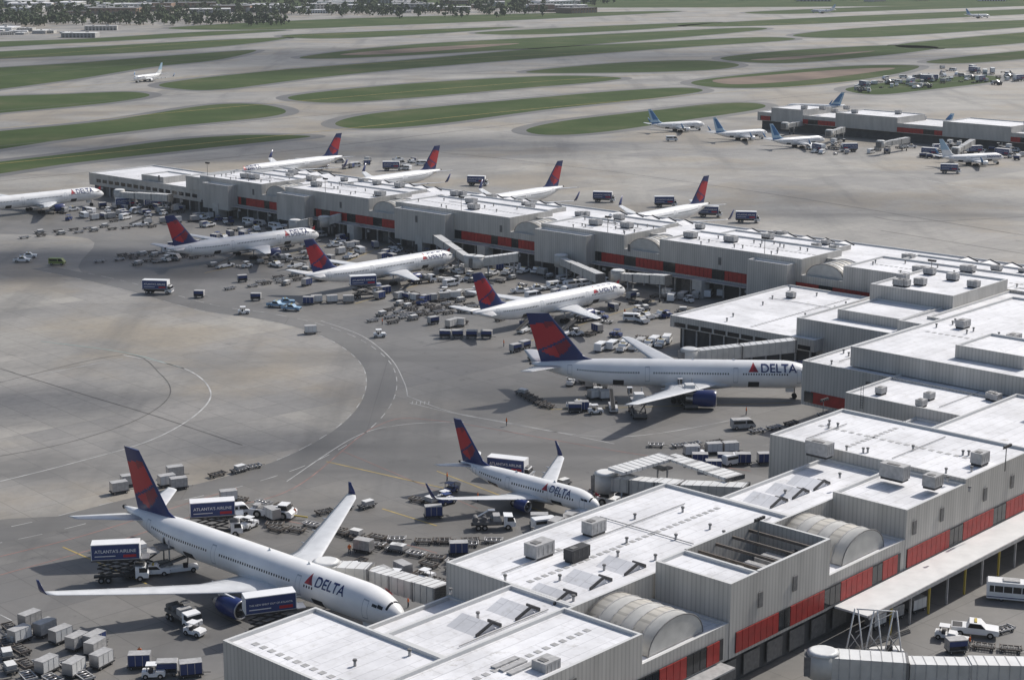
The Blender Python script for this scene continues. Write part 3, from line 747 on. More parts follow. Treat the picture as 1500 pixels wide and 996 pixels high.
# ---------------------------------------------------------------- jet bridges
def bridge(pts,w=3.0,h=2.9,name='jet_bridge',cab=True,col=BEIGE,legs=True):
    pts=[Vector(p) for p in pts]; o=pts[0].copy(); o.z=0; mb=MB(); q=[p-o for p in pts]
    for a,c in zip(q,q[1:]):
        L_=(c-a).length; n_=3 if L_>14 else 1; d=(c-a)/n_
        for k in range(n_):
            f=1-.09*k; A=a+d*k-(d.normalized()*.4 if k else Vector()); B=a+d*(k+1); mb.beam(A,B,w*f,h*f,col,CANV)
            mb.beam(A+Vector((0,0,-.1)),A+d.normalized()*.35+Vector((0,0,-.1)),w*f+.3,h*f+.3,DGREY)
            m_=int((B-A).length/1.3)
            for j in range(m_):
                c_=A.lerp(B,(j+.5)/m_); mb.beam(c_-d.normalized()*.06,c_+d.normalized()*.06,w*f+.12,h*f+.1,LGREY)
    e=q[-1]; d=(q[-1]-q[-2]).normalized()
    if cab:
        mb.cyl(e+Vector((0,0,-1.6)),e+Vector((0,0,1.7)),2.1,2.1,14,col); mb.beam(e,e+d*2.4,2.6,2.7,DGREY); mb.cyl(e+Vector((0,0,1.7)),e+Vector((0,0,2.0)),2.2,1.6,14,CANV)
    if legs:
        for f in (.12,.75):
            p=q[-2].lerp(q[-1],f)
            for s_ in (-1,1):
                n_=Vector((-d.y,d.x,0))*s_*1.2; mb.cyl((p.x+n_.x,p.y+n_.y,.5),(p.x+n_.x,p.y+n_.y,p.z-1.2),.18,.18,8,LGREY); mb.cyl((p.x+n_.x-.2,p.y+n_.y,.5),(p.x+n_.x+.2,p.y+n_.y,.5),.5,.5,10,RUB)
            mb.box((p.x,p.y,p.z-1.8),(2.6,2.6,.3),DGREY,math.atan2(d.y,d.x))
    obj(mb.mesh(name),name,o)
bridge([P(650,872,7.0),P(545,842,5.6),P(478,838,5.3)])
bridge([P(1095,722,7.0),P(1000,718,6.0),P(888,706,5.0)])
bridge([P(1078,700,8.5),P(980,668,8.2),P(902,690,8.0)],4.0,.5,cab=False,col=CANV)
bridge([P(1165,505,7.5),P(1085,514,6.2),P(1010,522,5.6)])
bridge([P(880,408,6.5),P(822,382,5.2)],2.6,2.6); bridge([P(980,410,6.5),P(905,405,5.0)],2.6,2.6)
bridge([P(640,350,6.5),P(690,383,5.0)],2.6,2.6); bridge([P(760,376,6.5),P(700,384,5.0)],2.6,2.6)
bridge([P(455,325,6.5),P(432,330,5.0)],2.6,2.6); bridge([P(500,318,6.5),P(475,325,5.0)],2.6,2.6); bridge([P(250,290,6),P(175,285,5)],2.6,2.6)
bridge([P(1600,985,6.0),P(1330,980,6.0),P(1205,972,6.0)],3.4,3.2,cab=True)
for x,y,x2,y2 in ((1190,178,1150,185),(1235,190,1215,196),(1330,205,1290,212),(1425,208,1400,222)): bridge([P(x,y,5),P(x2,y2,5)],2.6,2.6)
mb=MB(); o=P(1250,985,0)
for k in range(3):
    a=Vector((k*2.6,0,0))
    for s_ in (-1,1):
        mb.cyl(a+Vector((s_*1.6,0,0)),a+Vector((s_*.2,0,9.5)),.13,.1,6,CANV); mb.cyl(a+Vector((s_*1.1,0,3.2)),a+Vector((-s_*.8,0,6)),.07,.07,5,LGREY)
mb.cyl((0,0,9.4),(5.2,0,9.4),.1,.1,6,CANV); mb.cyl((0,0,6),(5.2,0,9.3),.07,.07,6,LGREY)
obj(mb.mesh('support_frame'),'support_frame',o,R(-10))

# ---------------------------------------------------------------- ground vehicles
def wheels(mb,xs,w,r=.4,z=None):
    for x in xs:
        for s_ in (-1,1): mb.cyl((x,s_*(w/2-.12)-.13,r),(x,s_*(w/2-.12)+.13,r),r,r,12,RUB); mb.cyl((x,s_*(w/2+.02)-.01,r),(x,s_*(w/2+.02)+.01,r),r*.5,r*.5,8,METAL)
def m_pickup(col=None):
    mb=MB(); c=col or WHITE
    mb.prof([(-2.7,.45),(2.6,.45),(2.7,.75),(2.6,1.05),(1.2,1.15),(.6,1.75),(-.7,1.8),(-.95,1.2),(-2.7,1.15)],-.95,.95,c)
    mb.prof([(1.1,1.17),(.58,1.70),(-.66,1.73),(-.85,1.2)],-.97,.97,GLASS); mb.box((-1.8,0,1.16),(1.6,1.6,.05),DARK); mb.box((2.68,0,.75),(.06,1.5,.3),DARK); mb.box((.0,0,1.83),(.3,1.2,.1),YEL)
    wheels(mb,(-1.7,1.7),1.9,.4); return mb.mesh('pickup')
def m_van(col=None):
    mb=MB(); c=col or WHITE
    mb.prof([(-2.5,.4),(2.5,.4),(2.55,.9),(2.3,1.2),(1.7,2.0),(1.3,2.15),(-2.4,2.15),(-2.5,1.9)],-.95,.95,c)
    mb.prof([(2.2,1.25),(1.68,1.95),(.6,1.95),(.6,1.25)],-.97,.97,GLASS); mb.prof([(.3,1.3),(.3,1.85),(-2.2,1.85),(-2.2,1.3)],-.965,.965,GLASS); mb.box((2.5,0,.7),(.1,1.5,.25),DARK)
    wheels(mb,(-1.6,1.6),1.9,.38); return mb.mesh('van')
def m_tug(col=None):
    mb=MB(); c=col or WHITE
    mb.prof([(-1.5,.35),(1.6,.35),(1.7,.8),(1.5,1.1),(.4,1.15),(.3,.8),(-.5,.8),(-.7,1.15),(-1.5,1.1)],-.75,.75,c)
    for x in (.35,-.8):
        for y in (-.65,.65): mb.cyl((x,y,1.0),(x,y,1.95),.05,.05,6,DARK)
    mb.box((-.2,0,2.0),(1.5,1.5,.08),c); mb.box((-.3,0,1.0),(.5,1.1,.5),DARK); wheels(mb,(-1,1),1.6,.38); return mb.mesh('tug')
def m_pushback():
    mb=MB(); mb.prof([(-4,.5),(4,.5),(4.1,1.2),(3.6,1.6),(-3.8,1.6),(-4.1,1.2)],-1.4,1.4,WHITE); mb.prof([(1.2,1.6),(3.2,1.6),(2.9,2.5),(1.4,2.5)],-1.0,1.0,GLASS); mb.box((2.15,0,2.55),(1.7,2.1,.12),WHITE)
    mb.box((-1.5,0,1.65),(2.6,2.2,.15),DGREY); mb.box((-3,0,1.9),(1,1.5,.5),LGREY); mb.beam((4,0,.6),(6.5,0,.5),.2,.2,YEL); wheels(mb,(-2.4,2.4),3.0,.75); return mb.mesh('pushback')
def truckbase(mb,L_=8,cabc=None):
    c=cabc or WHITE
    mb.box((0,0,.85),(L_,1.0,.3),DARK); x=L_/2
    mb.prof([(x-1.9,.6),(x+.1,.6),(x+.15,1.3),(x-.1,1.5),(x-.35,2.4),(x-1.9,2.5)],-1.15,1.15,c); mb.prof([(x-1.3,1.55),(x-.06,1.55),(x-.33,2.3),(x-1.3,2.3)],-1.17,1.17,GLASS)
    wheels(mb,(-L_/2+1.2,-L_/2+2.3,L_/2-1.2),2.4,.5)
def m_cater(z=3.4,slogan="ATLANTA'S AIRLINE",scale=1.0):
    mb=MB(); truckbase(mb,8.4); L_=7.4
    for sy in (-.8,.8):
        n_=2 if z>2 else 1; h=(z-1.1)/n_
        if z>1.6:
            for k in range(n_):
                mb.beam((-3.6,sy,1.1+k*h),(2.0,sy,1.1+(k+1)*h),.16,.2,DARK); mb.beam((2.0,sy+.1,1.1+k*h),(-3.6,sy+.1,1.1+(k+1)*h),.16,.2,DARK)
    mb.box((-.6,0,z+.1),(L_+.2,2.5,.2),DARK); mb.box((-.6,0,z+1.45),(L_,2.45,2.5),NAVY2,top=CANV)
    mb.box((-.6,0,z+2.72),(L_+.06,2.5,.12),WHITE); mb.box((-.6,0,z+.25),(L_+.06,2.5,.12),LGREY)
    for x in (-.6-L_/2,-.6+L_/2): mb.box((x,0,z+1.45),(.1,2.5,2.55),WHITE)
    mb.box((L_/2+.2,0,z+.15),(1.3,2.4,.12),METAL)
    for y in (-1.15,1.15): mb.beam((L_/2-.4,y,z+1.1),(L_/2+.8,y,z+1.1),.06,.06,METAL)
    tv,tf=text(slogan); w=max(v[0] for v in tv); s_=(L_*.86)/w
    for sg in (-1,1):
        mb.add([(-.6-sg*(v[0]*s_-w*s_/2),sg*1.262,z+1.4+v[1]*s_) for v in tv],[f if sg<0 else f[::-1] for f in tf],WHITE)
        mb.box((1.6,sg*1.235,z+.8),(2.0,.06,.45),RED); mb.box((-2.2,sg*1.235,z+.85),(3.2,.06,.12),WHITE)
    mb.box((3.0,0,2.6),(1.6,1.6,.15),DGREY); return mb.mesh('cater')
def m_uld(c=None):
    c=c or CANV; mb=MB()
    mb.prof([(-1.5,.55),(1.5,.55),(1.5,2.15),(-1.5,2.15)],-.75,.95,c); 
    for x in (-1.5,-.5,.5,1.5): mb.box((x,.1,1.35),(.07,1.74,1.66),METAL)
    mb.box((0,0,.42),(3.4,1.7,.14),DARK); mb.box((0,.1,2.17),(3.04,1.74,.06),LGREY); mb.beam((1.7,0,.4),(2.7,0,.3),.08,.08,DARK); wheels(mb,(-1.1,1.1),1.5,.22); return mb.mesh('uld')
def m_dolly(v=0):
    fr,rl=((LGREY,METAL),(RUST,DGREY),(DGREY,METAL))[v]
    mb=MB(); mb.box((0,0,.42),(3.0,.5,.12),DARK)
    for x in (-1.5,1.5): mb.box((x,0,.6),(.12,1.7,.3),fr)
    for x in (-.75,0,.75): mb.box((x,0,.48),(.1,1.6,.1),DARK)
    for k in range(4): mb.cyl((-1.2+k*.8,-.75,.55),(-1.2+k*.8,.75,.55),.09,.09,6,rl)
    for y in (-.8,.8): mb.box((0,y,.55),(3.0,.12,.16),fr)
    if v==2: mb.box((.3,0,.95),(1.9,1.3,.7),LGREY); mb.box((.3,0,1.32),(1.95,1.35,.05),CANV)
    mb.beam((1.5,0,.4),(2.5,0,.3),.08,.08,DARK); wheels(mb,(-1.1,1.1),1.5,.22); return mb.mesh('dolly')
def m_cart(c=None):
    c=c or NAVY2; mb=MB(); mb.box((0,0,.5),(2.9,1.6,.12),DGREY)
    for x in (-1.4,1.4): mb.box((x,0,1.25),(.08,1.6,1.4),LGREY)
    mb.box((0,0,1.25),(2.7,.1,1.3),DARK); mb.box((-.5,0,.85),(1.5,1.3,.6),DARK); mb.prof([(-1.5,1.95),(1.5,1.95),(1.4,2.1),(-1.4,2.1)],-.85,.85,LGREY); mb.box((0,-.8,1.55),(2.7,.04,.75),c); mb.box((0,.8,1.5),(2.7,.04,.85),c)
    mb.beam((1.4,0,.45),(2.4,0,.3),.08,.08,DARK); wheels(mb,(-1.0,1.0),1.5,.25); return mb.mesh('cart')
def m_belt():
    mb=MB(); mb.prof([(-3.2,.4),(3,.4),(3.1,.9),(1.2,1.0),(-3.2,1.0)],-.9,.9,WHITE); mb.beam((-3.8,.2,1.0),(4.2,.2,3.3),.9,.3,DGREY); mb.beam((-3.8,.2,1.18),(4.2,.2,3.48),.6,.06,RUB)
    for y in (-.25,.65): mb.beam((-3.8,y,1.25),(4.2,y,3.7),.05,.06,DGREY)
    mb.box((1.0,-.65,1.3),(.7,.6,.7),DARK); mb.beam((1.5,.2,1.0),(1.6,.2,2.6),.15,.15,DARK); wheels(mb,(-2.2,2.2),1.9,.42); return mb.mesh('belt')
def m_loader():
    mb=MB(); mb.box((0,0,.8),(8,2.8,.6),DGREY); wheels(mb,(-3,0,3),3.0,.45)
    for y in (-1.3,1.3):
        mb.beam((-3,y,1.1),(1.5,y,3.4),.18,.25,DARK); mb.beam((1.5,y,1.1),(-3,y,3.4),.18,.25,DARK)
    mb.box((-.8,0,3.5),(5.2,3.0,.25),LGREY); mb.box((3.0,0,3.8),(2.4,3.2,.25),DGREY); mb.box((-1.2,0,4.4),(2.2,2.0,1.5),CANV); mb.cyl((3.4,1.4,.8),(3.4,1.4,5.2),.13,.13,6,LGREY); mb.cyl((3.4,-1.4,.8),(3.4,-1.4,5.2),.13,.13,6,LGREY)
    mb.box((3.8,1.2,4.5),(.9,.9,1.2),GLASS); mb.box((3.8,1.2,5.15),(1.1,1.1,.1),WHITE)
    for y in (-1.5,1.5): mb.beam((-3.4,y,4.6),(1.8,y,4.6),.06,.06,DGREY)
    return mb.mesh('loader')
def m_fuel():
    mb=MB(); truckbase(mb,7.5); mb.box((-1,0,1.3),(5,2.2,.5),DGREY); 
    for k in range(3): mb.cyl((-3+k*1.5,-.9,1.9),(-3+k*1.5,.9,1.9),.45,.45,10,DGREY)
    mb.box((0.6,0,2.0),(1.2,2.0,1.1),LGREY); mb.beam((-3.2,.7,1.6),(-.6,.7,3.1),.7,.1,METAL); mb.box((-.2,.7,3.1),(1.2,1,.1),METAL); return mb.mesh('fuel')
def m_bus():
    mb=MB(); mb.prof([(-5.6,.4),(5.5,.4),(5.7,1.2),(5.5,2.9),(5.2,3.05),(-5.5,3.05),(-5.7,2.8)],-1.25,1.25,WHITE); mb.prof([(-5.2,1.5),(5.62,1.5),(5.5,2.5),(-5.2,2.5)],-1.27,1.27,GLASS)
    for k in range(8): mb.box((-4.5+k*1.35,0,2.0),(.1,2.58,1.0),WHITE)
    mb.box((0,0,.7),(11,2.56,.12),NAVY); mb.box((-2,0,3.15),(2.5,1.6,.25),LGREY); wheels(mb,(-3.4,3.6),2.4,.5); return mb.mesh('bus')
def m_person():
    me=bpy.data.meshes.new('p'); v=[(0,0,.95),(0,0,1.2),(0,0,1.42),(0,0,1.53),(0.02,0,1.62),(.02,0,1.74),
      (0,.19,1.40),(.03,.26,1.12),(.16,.25,.90),(0,-.19,1.40),(-.02,-.26,1.12),(.06,-.27,.88),
      (0,.10,.88),(.06,.12,.48),(.02,.12,.08),(.14,.13,.04),(0,-.10,.88),(-.03,-.12,.48),(-.1,-.12,.08),(.02,-.13,.04),(.20,.25,.84),(.08,-.27,.82)]
    e=[(0,1),(1,2),(2,3),(3,4),(4,5),(2,6),(6,7),(7,8),(2,9),(9,10),(10,11),(0,12),(12,13),(13,14),(14,15),(0,16),(16,17),(17,18),(18,19),(8,20),(11,21)]
    rr=[.15,.15,.16,.06,.09,.085,.075,.05,.035,.075,.05,.035,.1,.07,.05,.04,.1,.07,.05,.04,.03,.03]
    me.from_pydata(v,e,[]); o=bpy.data.objects.new('p',me); bpy.context.scene.collection.objects.link(o)
    md=o.modifiers.new('s','SKIN'); 
    for i,x in enumerate(rr): me.skin_vertices[0].data[i].radius=(x,x*(1.0 if i not in(0,1,2) else 1.15))
    me.skin_vertices[0].data[0].use_root=True
    s2=o.modifiers.new('b','SUBSURF'); s2.levels=1
    bpy.context.view_layer.update(); r=bpy.data.meshes.new_from_object(o.evaluated_get(bpy.context.evaluated_depsgraph_get())); bpy.data.objects.remove(o)
    for m in (ORG,TROU,SKIN,DARK): r.materials.append(m)
    for f in r.polygons:
        z=f.center.z; y=abs(f.center.y); f.material_index=1 if z<.92 and y<.2 else (2 if z>1.5 or (z<.95 and y>=.2) else 0)
        if z>1.70: f.material_index=3
        f.use_smooth=True
    return r
M=dict(pickup_truck=m_pickup(),van=m_van(),baggage_tug=m_tug(),blue_tug=m_tug(NAVY2),pushback_tractor=m_pushback(),catering_truck=m_cater(3.7),low_truck=m_cater(1.25),
 cargo_container=m_uld(),luggage_dolly=m_dolly(0),rusty_dolly=m_dolly(1),loaded_dolly=m_dolly(2),baggage_cart=m_cart(),belt_loader=m_belt(),container_loader=m_loader(),fuel_truck=m_fuel(),airport_bus=m_bus(),worker=m_person(),
 blue_pickup=m_pickup(LBLUE),green_car=m_van(GREENC),dark_van=m_van(NAVY2),silver_car=m_van(LGREY),big_cater=m_cater(3.9,'THE NEW SPIRIT OUT OF ATLANTA'),blue_container=m_uld(NAVY2),grey_container=m_uld(LGREY))
NM=dict(blue_tug='baggage_tug',low_truck='catering_truck',blue_pickup='pickup_truck',green_car='airport_car',big_cater='catering_truck',blue_container='cargo_container',worker='apron_worker',
 rusty_dolly='luggage_dolly',loaded_dolly='luggage_dolly',dark_van='van',silver_car='airport_car',grey_container='cargo_container')
ALT=dict(luggage_dolly=['luggage_dolly','rusty_dolly','rusty_dolly','loaded_dolly','luggage_dolly'],cargo_container=['cargo_container','cargo_container','grey_container'],van=['van','van','silver_car'])
def alt(k): return random.choice(ALT[k]) if k in ALT else k
def place(kind,x,y,a,sc=1.0):
    kind=alt(kind); return obj(M[kind],NM.get(kind,kind),(x,y,.04),a,None,sc)
def put(kind,x,y,ang,sc=1.0,jit=0):
    p=P(x,y,0); return place(kind,p.x,p.y,R(ang+random.uniform(-jit,jit)),sc)
def row(kind,x,y,n,step,ang,dirang=None,sc=1.0,jit=7):
    p=P(x,y); d=R(ang if dirang is None else dirang)
    skip=.18 if n>4 else 0
    s=0
    for k in range(n):
        s+=step*random.uniform(1.0,1.35)
        if random.random()<skip: s+=random.uniform(0,3)
        else: place(kind,p.x+math.cos(d)*s+random.gauss(0,.25),p.y+math.sin(d)*s+random.gauss(0,.25),R(ang+random.uniform(-jit,jit)),sc)
# A330 stand
put('catering_truck',178,850,8); put('catering_truck',318,785,12); put('big_cater',402,930,20)
put('container_loader',215,838,30); put('fuel_truck',268,912,-50); put('pushback_tractor',400,757,-15); put('belt_loader',262,838,20)
put('baggage_tug',285,930,-30); put('pickup_truck',225,842,10); put('van',345,755,20)
for x,y in ((45,917),(67,930),(90,940),(114,950),(141,958),(150,976),(110,988),(70,985),(30,940)): put('cargo_container',x,y,60,1.0,8)
for x,y in ((175,722),(257,699),(262,716),(245,712),(190,712)): put('cargo_container',x,y,30,1,10)
put('blue_container',140,948,60); put('blue_container',205,978,5); put('baggage_cart',245,988,5); put('blue_container',280,990,15); put('baggage_tug',225,992,5)
row('luggage_dolly',5,905,7,4.0,-50,-65); row('luggage_dolly',15,925,5,4.2,-60,-75); row('luggage_dolly',50,960,4,4.2,-50,-60); row('luggage_dolly',80,965,3,4,-50,-50)
row('luggage_dolly',325,728,3,3.6,-30); row('luggage_dolly',430,765,4,3.8,-35,-30); row('luggage_dolly',470,775,4,3.6,-35,-38); row('luggage_dolly',520,795,5,3.6,-20,-30)
row('luggage_dolly',545,790,4,3.6,0,-10); row('luggage_dolly',440,755,3,3.6,40,20); row('luggage_dolly',600,822,4,3.6,-40,-35); row('luggage_dolly',585,835,4,3.6,-30,-40); row('luggage_dolly',285,705,3,3.6,40)
put('luggage_dolly',300,738,0); put('cargo_container',335,735,20)
# 737 stand
put('fuel_truck',722,774,5); put('blue_tug',660,722,60); put('blue_tug',655,738,40); put('blue_container',635,758,10); put('low_truck',748,700,-20); put('pushback_tractor',905,742,150)
put('blue_container',672,812,5); put('van',800,775,20); put('grey_container',790,770,0); row('luggage_dolly',610,795,3,3.6,0)
put('cargo_container',815,778,60); put('cargo_container',838,768,60); put('van',850,765,20)
# 777 stand
put('container_loader',934,608,95); put('belt_loader',898,600,90); put('container_loader',1008,594,95); put('baggage_cart',842,604,0); put('blue_container',852,602,5); put('baggage_tug',872,606,10); 
for k in range(7): put('luggage_dolly',765+k*6,578+k*3.2,-40+k*2)
row('luggage_dolly',888,650,5,3.4,-10,-12); row('luggage_dolly',968,658,3,3.4,25,20); row('luggage_dolly',1085,640,6,3.9,35,38); row('luggage_dolly',1100,650,5,3.9,35,38); put('van',1088,628,10)
row('blue_container',1000,680,4,3.6,0,0); put('baggage_tug',1020,668,0); put('blue_container',1045,690,0); row('cargo_container',985,672,3,3.5,10,20); put('van',1075,680,30); row('cargo_container',765,530,3,3.5,20,30); row('baggage_cart',735,520,4,3.5,45)
# 767 stands
row('baggage_cart',626,495,4,3.3,-4,None,1,3); put('cargo_container',455,489,10); row('van',858,516,6,3.1,70,25); row('pickup_truck',895,515,4,3.1,65,25)
for r_ in range(4): row('luggage_dolly',518+r_*14,476-r_*8,6,5.0,40+6*r_,42)
for r_ in range(3): row('luggage_dolly',545+r_*20,478-r_*7,5,5.0,38,38)
for r_ in range(3): row('luggage_dolly',118+r_*18,388-r_*5,7,5.0,38,36)
for r_ in range(2): row('luggage_dolly',170+r_*18,392-r_*5,5,5.4,46,36)
for r_ in range(2): row('luggage_dolly',8+r_*22,352-r_*7,8,5.4,38,34)
for r_ in range(3): row('luggage_dolly',310+r_*18,428-r_*6,6,5.0,40,38)
put('catering_truck',535,436,15); put('low_truck',232,430,-8); put('baggage_cart',292,436,-5); put('baggage_cart',355,413,20); put('blue_pickup',405,450,-20); put('blue_pickup',427,455,-15); put('blue_pickup',418,446,15)
put('pickup_truck',33,384,0); put('pickup_truck',42,378,10); put('green_car',84,388,-5); put('baggage_tug',357,460,10); put('baggage_tug',556,494,10); put('baggage_cart',375,440,0); put('blue_container',452,446,0)
row('cargo_container',440,444,3,4,10,0); row('cargo_container',612,444,4,3.5,20,30); row('baggage_tug',640,420,3,4,45); put('belt_loader',330,392,50); put('belt_loader',590,436,60); put('belt_loader',800,487,60); put('belt_loader',770,486,60)
row('pickup_truck',735,432,4,4.5,20,30); row('van',790,424,4,4,30,20); put('pickup_truck',495,357,10); put('pickup_truck',515,378,60); row('van',965,442,6,3.4,70,25); row('pickup_truck',700,405,4,4,60,20); put('belt_loader',655,395,50); put('fuel_truck',860,470,30); put('fuel_truck',620,415,30); put('fuel_truck',410,385,30)
row('blue_container',232,365,4,4,20,20); row('cargo_container',225,372,5,4,20,25); put('baggage_tug',845,492,20); put('blue_tug',770,476,30); put('baggage_tug',935,458,40)
row('cargo_container',120,325,6,5,40,40); row('cargo_container',190,330,5,5,30,20); row('low_truck',150,305,2,9,20,0); row('van',345,325,4,6,-40,-44); row('blue_container',340,345,5,5,-40,-44)
def cluster(nose,ang,n,rects,kinds):
    c,s=math.cos(R(ang)),math.sin(R(ang))
    for k in range(n):
        x0,x1,y0,y1=random.choice(rects); a=random.uniform(x0,x1); d=random.uniform(y0,y1)
        place(random.choice(kinds),nose.x+c*a-s*d,nose.y+s*a+c*d,R(ang+random.choice([0,90,180,30,-60])+random.uniform(-15,15)))
SM=['baggage_cart','baggage_tug','blue_container','cargo_container','luggage_dolly','luggage_dolly','loaded_dolly','belt_loader','blue_tug','van','pickup_truck','rusty_dolly','rusty_dolly','rusty_dolly']
for i in (3,4,5):
    cluster(STANDS[i][1],STANDS[i][2],30,[(-22,6,-24,-7),(-46,-30,-22,-7),(-18,4,8,22),(-44,-8,-32,-24),(-56,-34,8,18)],SM)
cluster(STANDS[6][1],42,30,[(-30,6,-28,-7),(-16,20,-36,-12)],SM)
cluster(STANDS[2][1],-3,16,[(-50,-8,14,30),(-56,-46,-12,12)],SM)
cluster(STANDS[0][1],-41.5,16,[(-34,-8,14,28),(-60,-48,14,26)],['luggage_dolly','rusty_dolly','cargo_container','baggage_tug','baggage_cart'])
cluster(STANDS[1][1],-41.5,9,[(-20,-4,8,20),(-32,-24,-18,-7)],['luggage_dolly','rusty_dolly','baggage_tug','baggage_cart'])
for x,y,a in ((885,296,-10),(1095,326,-8),(1040,318,-10),(975,303,0),(575,250,0),(700,272,-10),(1392,254,-15)): put('low_truck',x,y,a,1.0)
for k in range(46):
    x=random.uniform(1180,1500); put(random.choice(['low_truck','pickup_truck','luggage_dolly','cargo_container','van','baggage_cart','container_loader']),x,random.uniform(212,228)+(x-1180)*.03,random.uniform(0,360))
for k in range(90):
    t=random.random(); put(random.choice(['low_truck','pickup_truck','van','cargo_container','fuel_truck','rusty_dolly','rusty_dolly']),1255+t*240,random.gauss(128-18*t,5),random.uniform(0,360),1.2)
for k in range(20): put(random.choice(['pickup_truck','van','cargo_container','blue_container']),random.uniform(430,640),random.uniform(236,250),random.uniform(0,360))
put('van',984,207,0,1.2)
for k in range(170):
    l_=random.uniform(300,660); w_=random.uniform(-418,-400) if k%3 else random.uniform(-400,-385); kd=random.choice(SM)
    if 283<l_<330: continue
    q=FW(l_,w_); place(kd,q.x,q.y,R(random.choice([44,134,50,120])+random.uniform(-15,15)))
# right-hand apron
put('pickup_truck',1428,930,-15,1.25); put('airport_bus',1500,880,-15); row('luggage_dolly',1360,940,4,3.5,-20,-20); put('baggage_tug',1385,935,-20)
row('cargo_container',1250,930,3,4,40,40); put('belt_loader',1290,960,10); put('baggage_cart',1400,955,10); put('luggage_dolly',1470,925,30)
for x,y,a in ((742,624,20),(345,728,120),(432,758,60),(738,508,10),(795,512,200),(512,812,90),(598,890,0),(915,462,30),(700,735,0),(60,985,40),(655,705,0),(1010,668,90),(1093,608,0),(868,482,50),(208,975,20),(850,600,120),(470,444,0),(560,476,10),(205,965,90),(1420,948,0)): put('worker',x,y,a,1.08)

# ---------------------------------------------------------------- distance: town, trees
tm=MB(); rnd=random.Random(21)
def tree(x,y,h):
    tm.cyl((x,y,0),(x,y,h*.55),.5,.25,5,TRUNK,False)
    m=TREEM if rnd.random()<.6 else TREE2
    for k in range(14):
        a=rnd.uniform(0,6.28); rr=rnd.uniform(0,h*.5); z=h*rnd.uniform(.25,1); s=h*rnd.uniform(.12,.26); rr*=1.2-.6*z/h
        c=Vector((x+math.cos(a)*rr,y+math.sin(a)*rr,z)); q=Vector((rnd.gauss(0,1),rnd.gauss(0,1),rnd.gauss(.6,1))).normalized(); u=q.orthogonal().normalized()*s; w=q.cross(u)
        tm.add([c-u-w*.6,c+u-w*.4,c+u*.6+w,c-u*.8+w*.7,c+q*s*.8],[(0,1,4),(1,2,4),(2,3,4),(3,0,4),(0,3,2,1)],m)
for k in range(2900):
    if k<1500: x=rnd.uniform(-80,900); y=rnd.uniform(-16,6)+rnd.choice([0,0,6,14])*(1 if x<800 else .3)
    elif k<1900: x=rnd.uniform(-60,420); y=rnd.choice([20,28,33,36])+rnd.gauss(0,1.2)
    elif k<2050: x=rnd.uniform(400,800); y=rnd.gauss(20,3)
    else: x=rnd.uniform(860,1600); y=rnd.uniform(-20,1.5)
    p=P(x,y); tree(p.x,p.y,rnd.uniform(6,12))
obj(tm.mesh('tree_line'),'tree_line')
def m_wh(c,rc_):
    mb=MB(); mb.box((0,0,4),(60,34,8),c,top=rc_); mb.prof([(-30,8),(30,8),(30,8.4),(-30,8.4)],-17.3,17.3,rc_)
    for k in range(9): mb.box((-26+k*6.5,-17.1,2.2),(3.6,.2,4),DGREY); mb.box((-26+k*6.5,-17.1,6),(4,.15,1.1),GLASS)
    mb.box((12,4,9.2),(6,4,1.8),LGREY); mb.box((-14,-3,9),(4,4,1.4),LGREY); return mb.mesh('wh')
BRK=mat('brick_tan',(.28,.19,.14),.9,noise=.2,nscale=.1)
WH=[m_wh(CANV,ROOF),m_wh(BEIGE,LGREY),m_wh(LGREY,CANV),m_wh(BRK,DGREY)]
for k in range(120):
    if k<45: x=rnd.uniform(10,400); y=rnd.uniform(6,22)
    elif k<90: x=rnd.uniform(380,860); y=rnd.uniform(2,20)
    elif k<104: x=rnd.uniform(900,1500); y=rnd.uniform(-6,3)
    else: x=rnd.uniform(-20,150); y=rnd.uniform(44,56)
    p=P(x,y); obj(WH[k%4],'warehouse_building',(p.x,p.y,0),R(rnd.choice([0,10,45,90])),None,rnd.uniform(.35,1.1)*(.6 if y>40 else 1))

# ---------------------------------------------------------------- light, shadow-casting clouds, hazy glow, world, camera
AZ,EL=R(48),R(44)
sd=Vector((math.sin(AZ)*math.cos(EL),math.cos(AZ)*math.cos(EL),math.sin(EL)))
sl=bpy.data.lights.new('sun','SUN'); sl.energy=4.0; sl.angle=R(.6); sl.color=(1,.96,.90)
so=bpy.data.objects.new('sun',sl); so.rotation_euler=sd.to_track_quat('Z','Y').to_euler(); so.location=(0,0,300); bpy.context.scene.collection.objects.link(so)
def shadow_cloudmat(d):
    m=bpy.data.materials.new('shadow_cloud'); n,l=nt(m); out=n['Material Output']; n.remove(n['Principled BSDF'])
    tc=n.new('ShaderNodeTexCoord'); ln_=n.new('ShaderNodeVectorMath'); ln_.operation='LENGTH'; l.new(tc.outputs['Object'],ln_.inputs[0])
    no=n.new('ShaderNodeTexNoise'); no.inputs['Scale'].default_value=2.2; no.inputs['Detail'].default_value=6; l.new(tc.outputs['Object'],no.inputs['Vector'])
    a=n.new('ShaderNodeMath'); a.operation='MULTIPLY_ADD'; a.inputs[1].default_value=1.1; l.new(no.outputs[0],a.inputs[0]); l.new(ln_.outputs['Value'],a.inputs[2])
    r=n.new('ShaderNodeMapRange'); r.interpolation_type='SMOOTHSTEP'
    for i,v in ((1,1.35),(2,.75),(3,0),(4,d)): r.inputs[i].default_value=v
    l.new(a.outputs[0],r.inputs[0])
    t=n.new('ShaderNodeBsdfTransparent'); df=n.new('ShaderNodeBsdfTranslucent'); df.inputs[0].default_value=(.85,.87,.9,1)
    mx=n.new('ShaderNodeMixShader'); l.new(r.outputs[0],mx.inputs[0]); l.new(t.outputs[0],mx.inputs[1]); l.new(df.outputs[0],mx.inputs[2]); l.new(mx.outputs[0],out.inputs[0]); return m
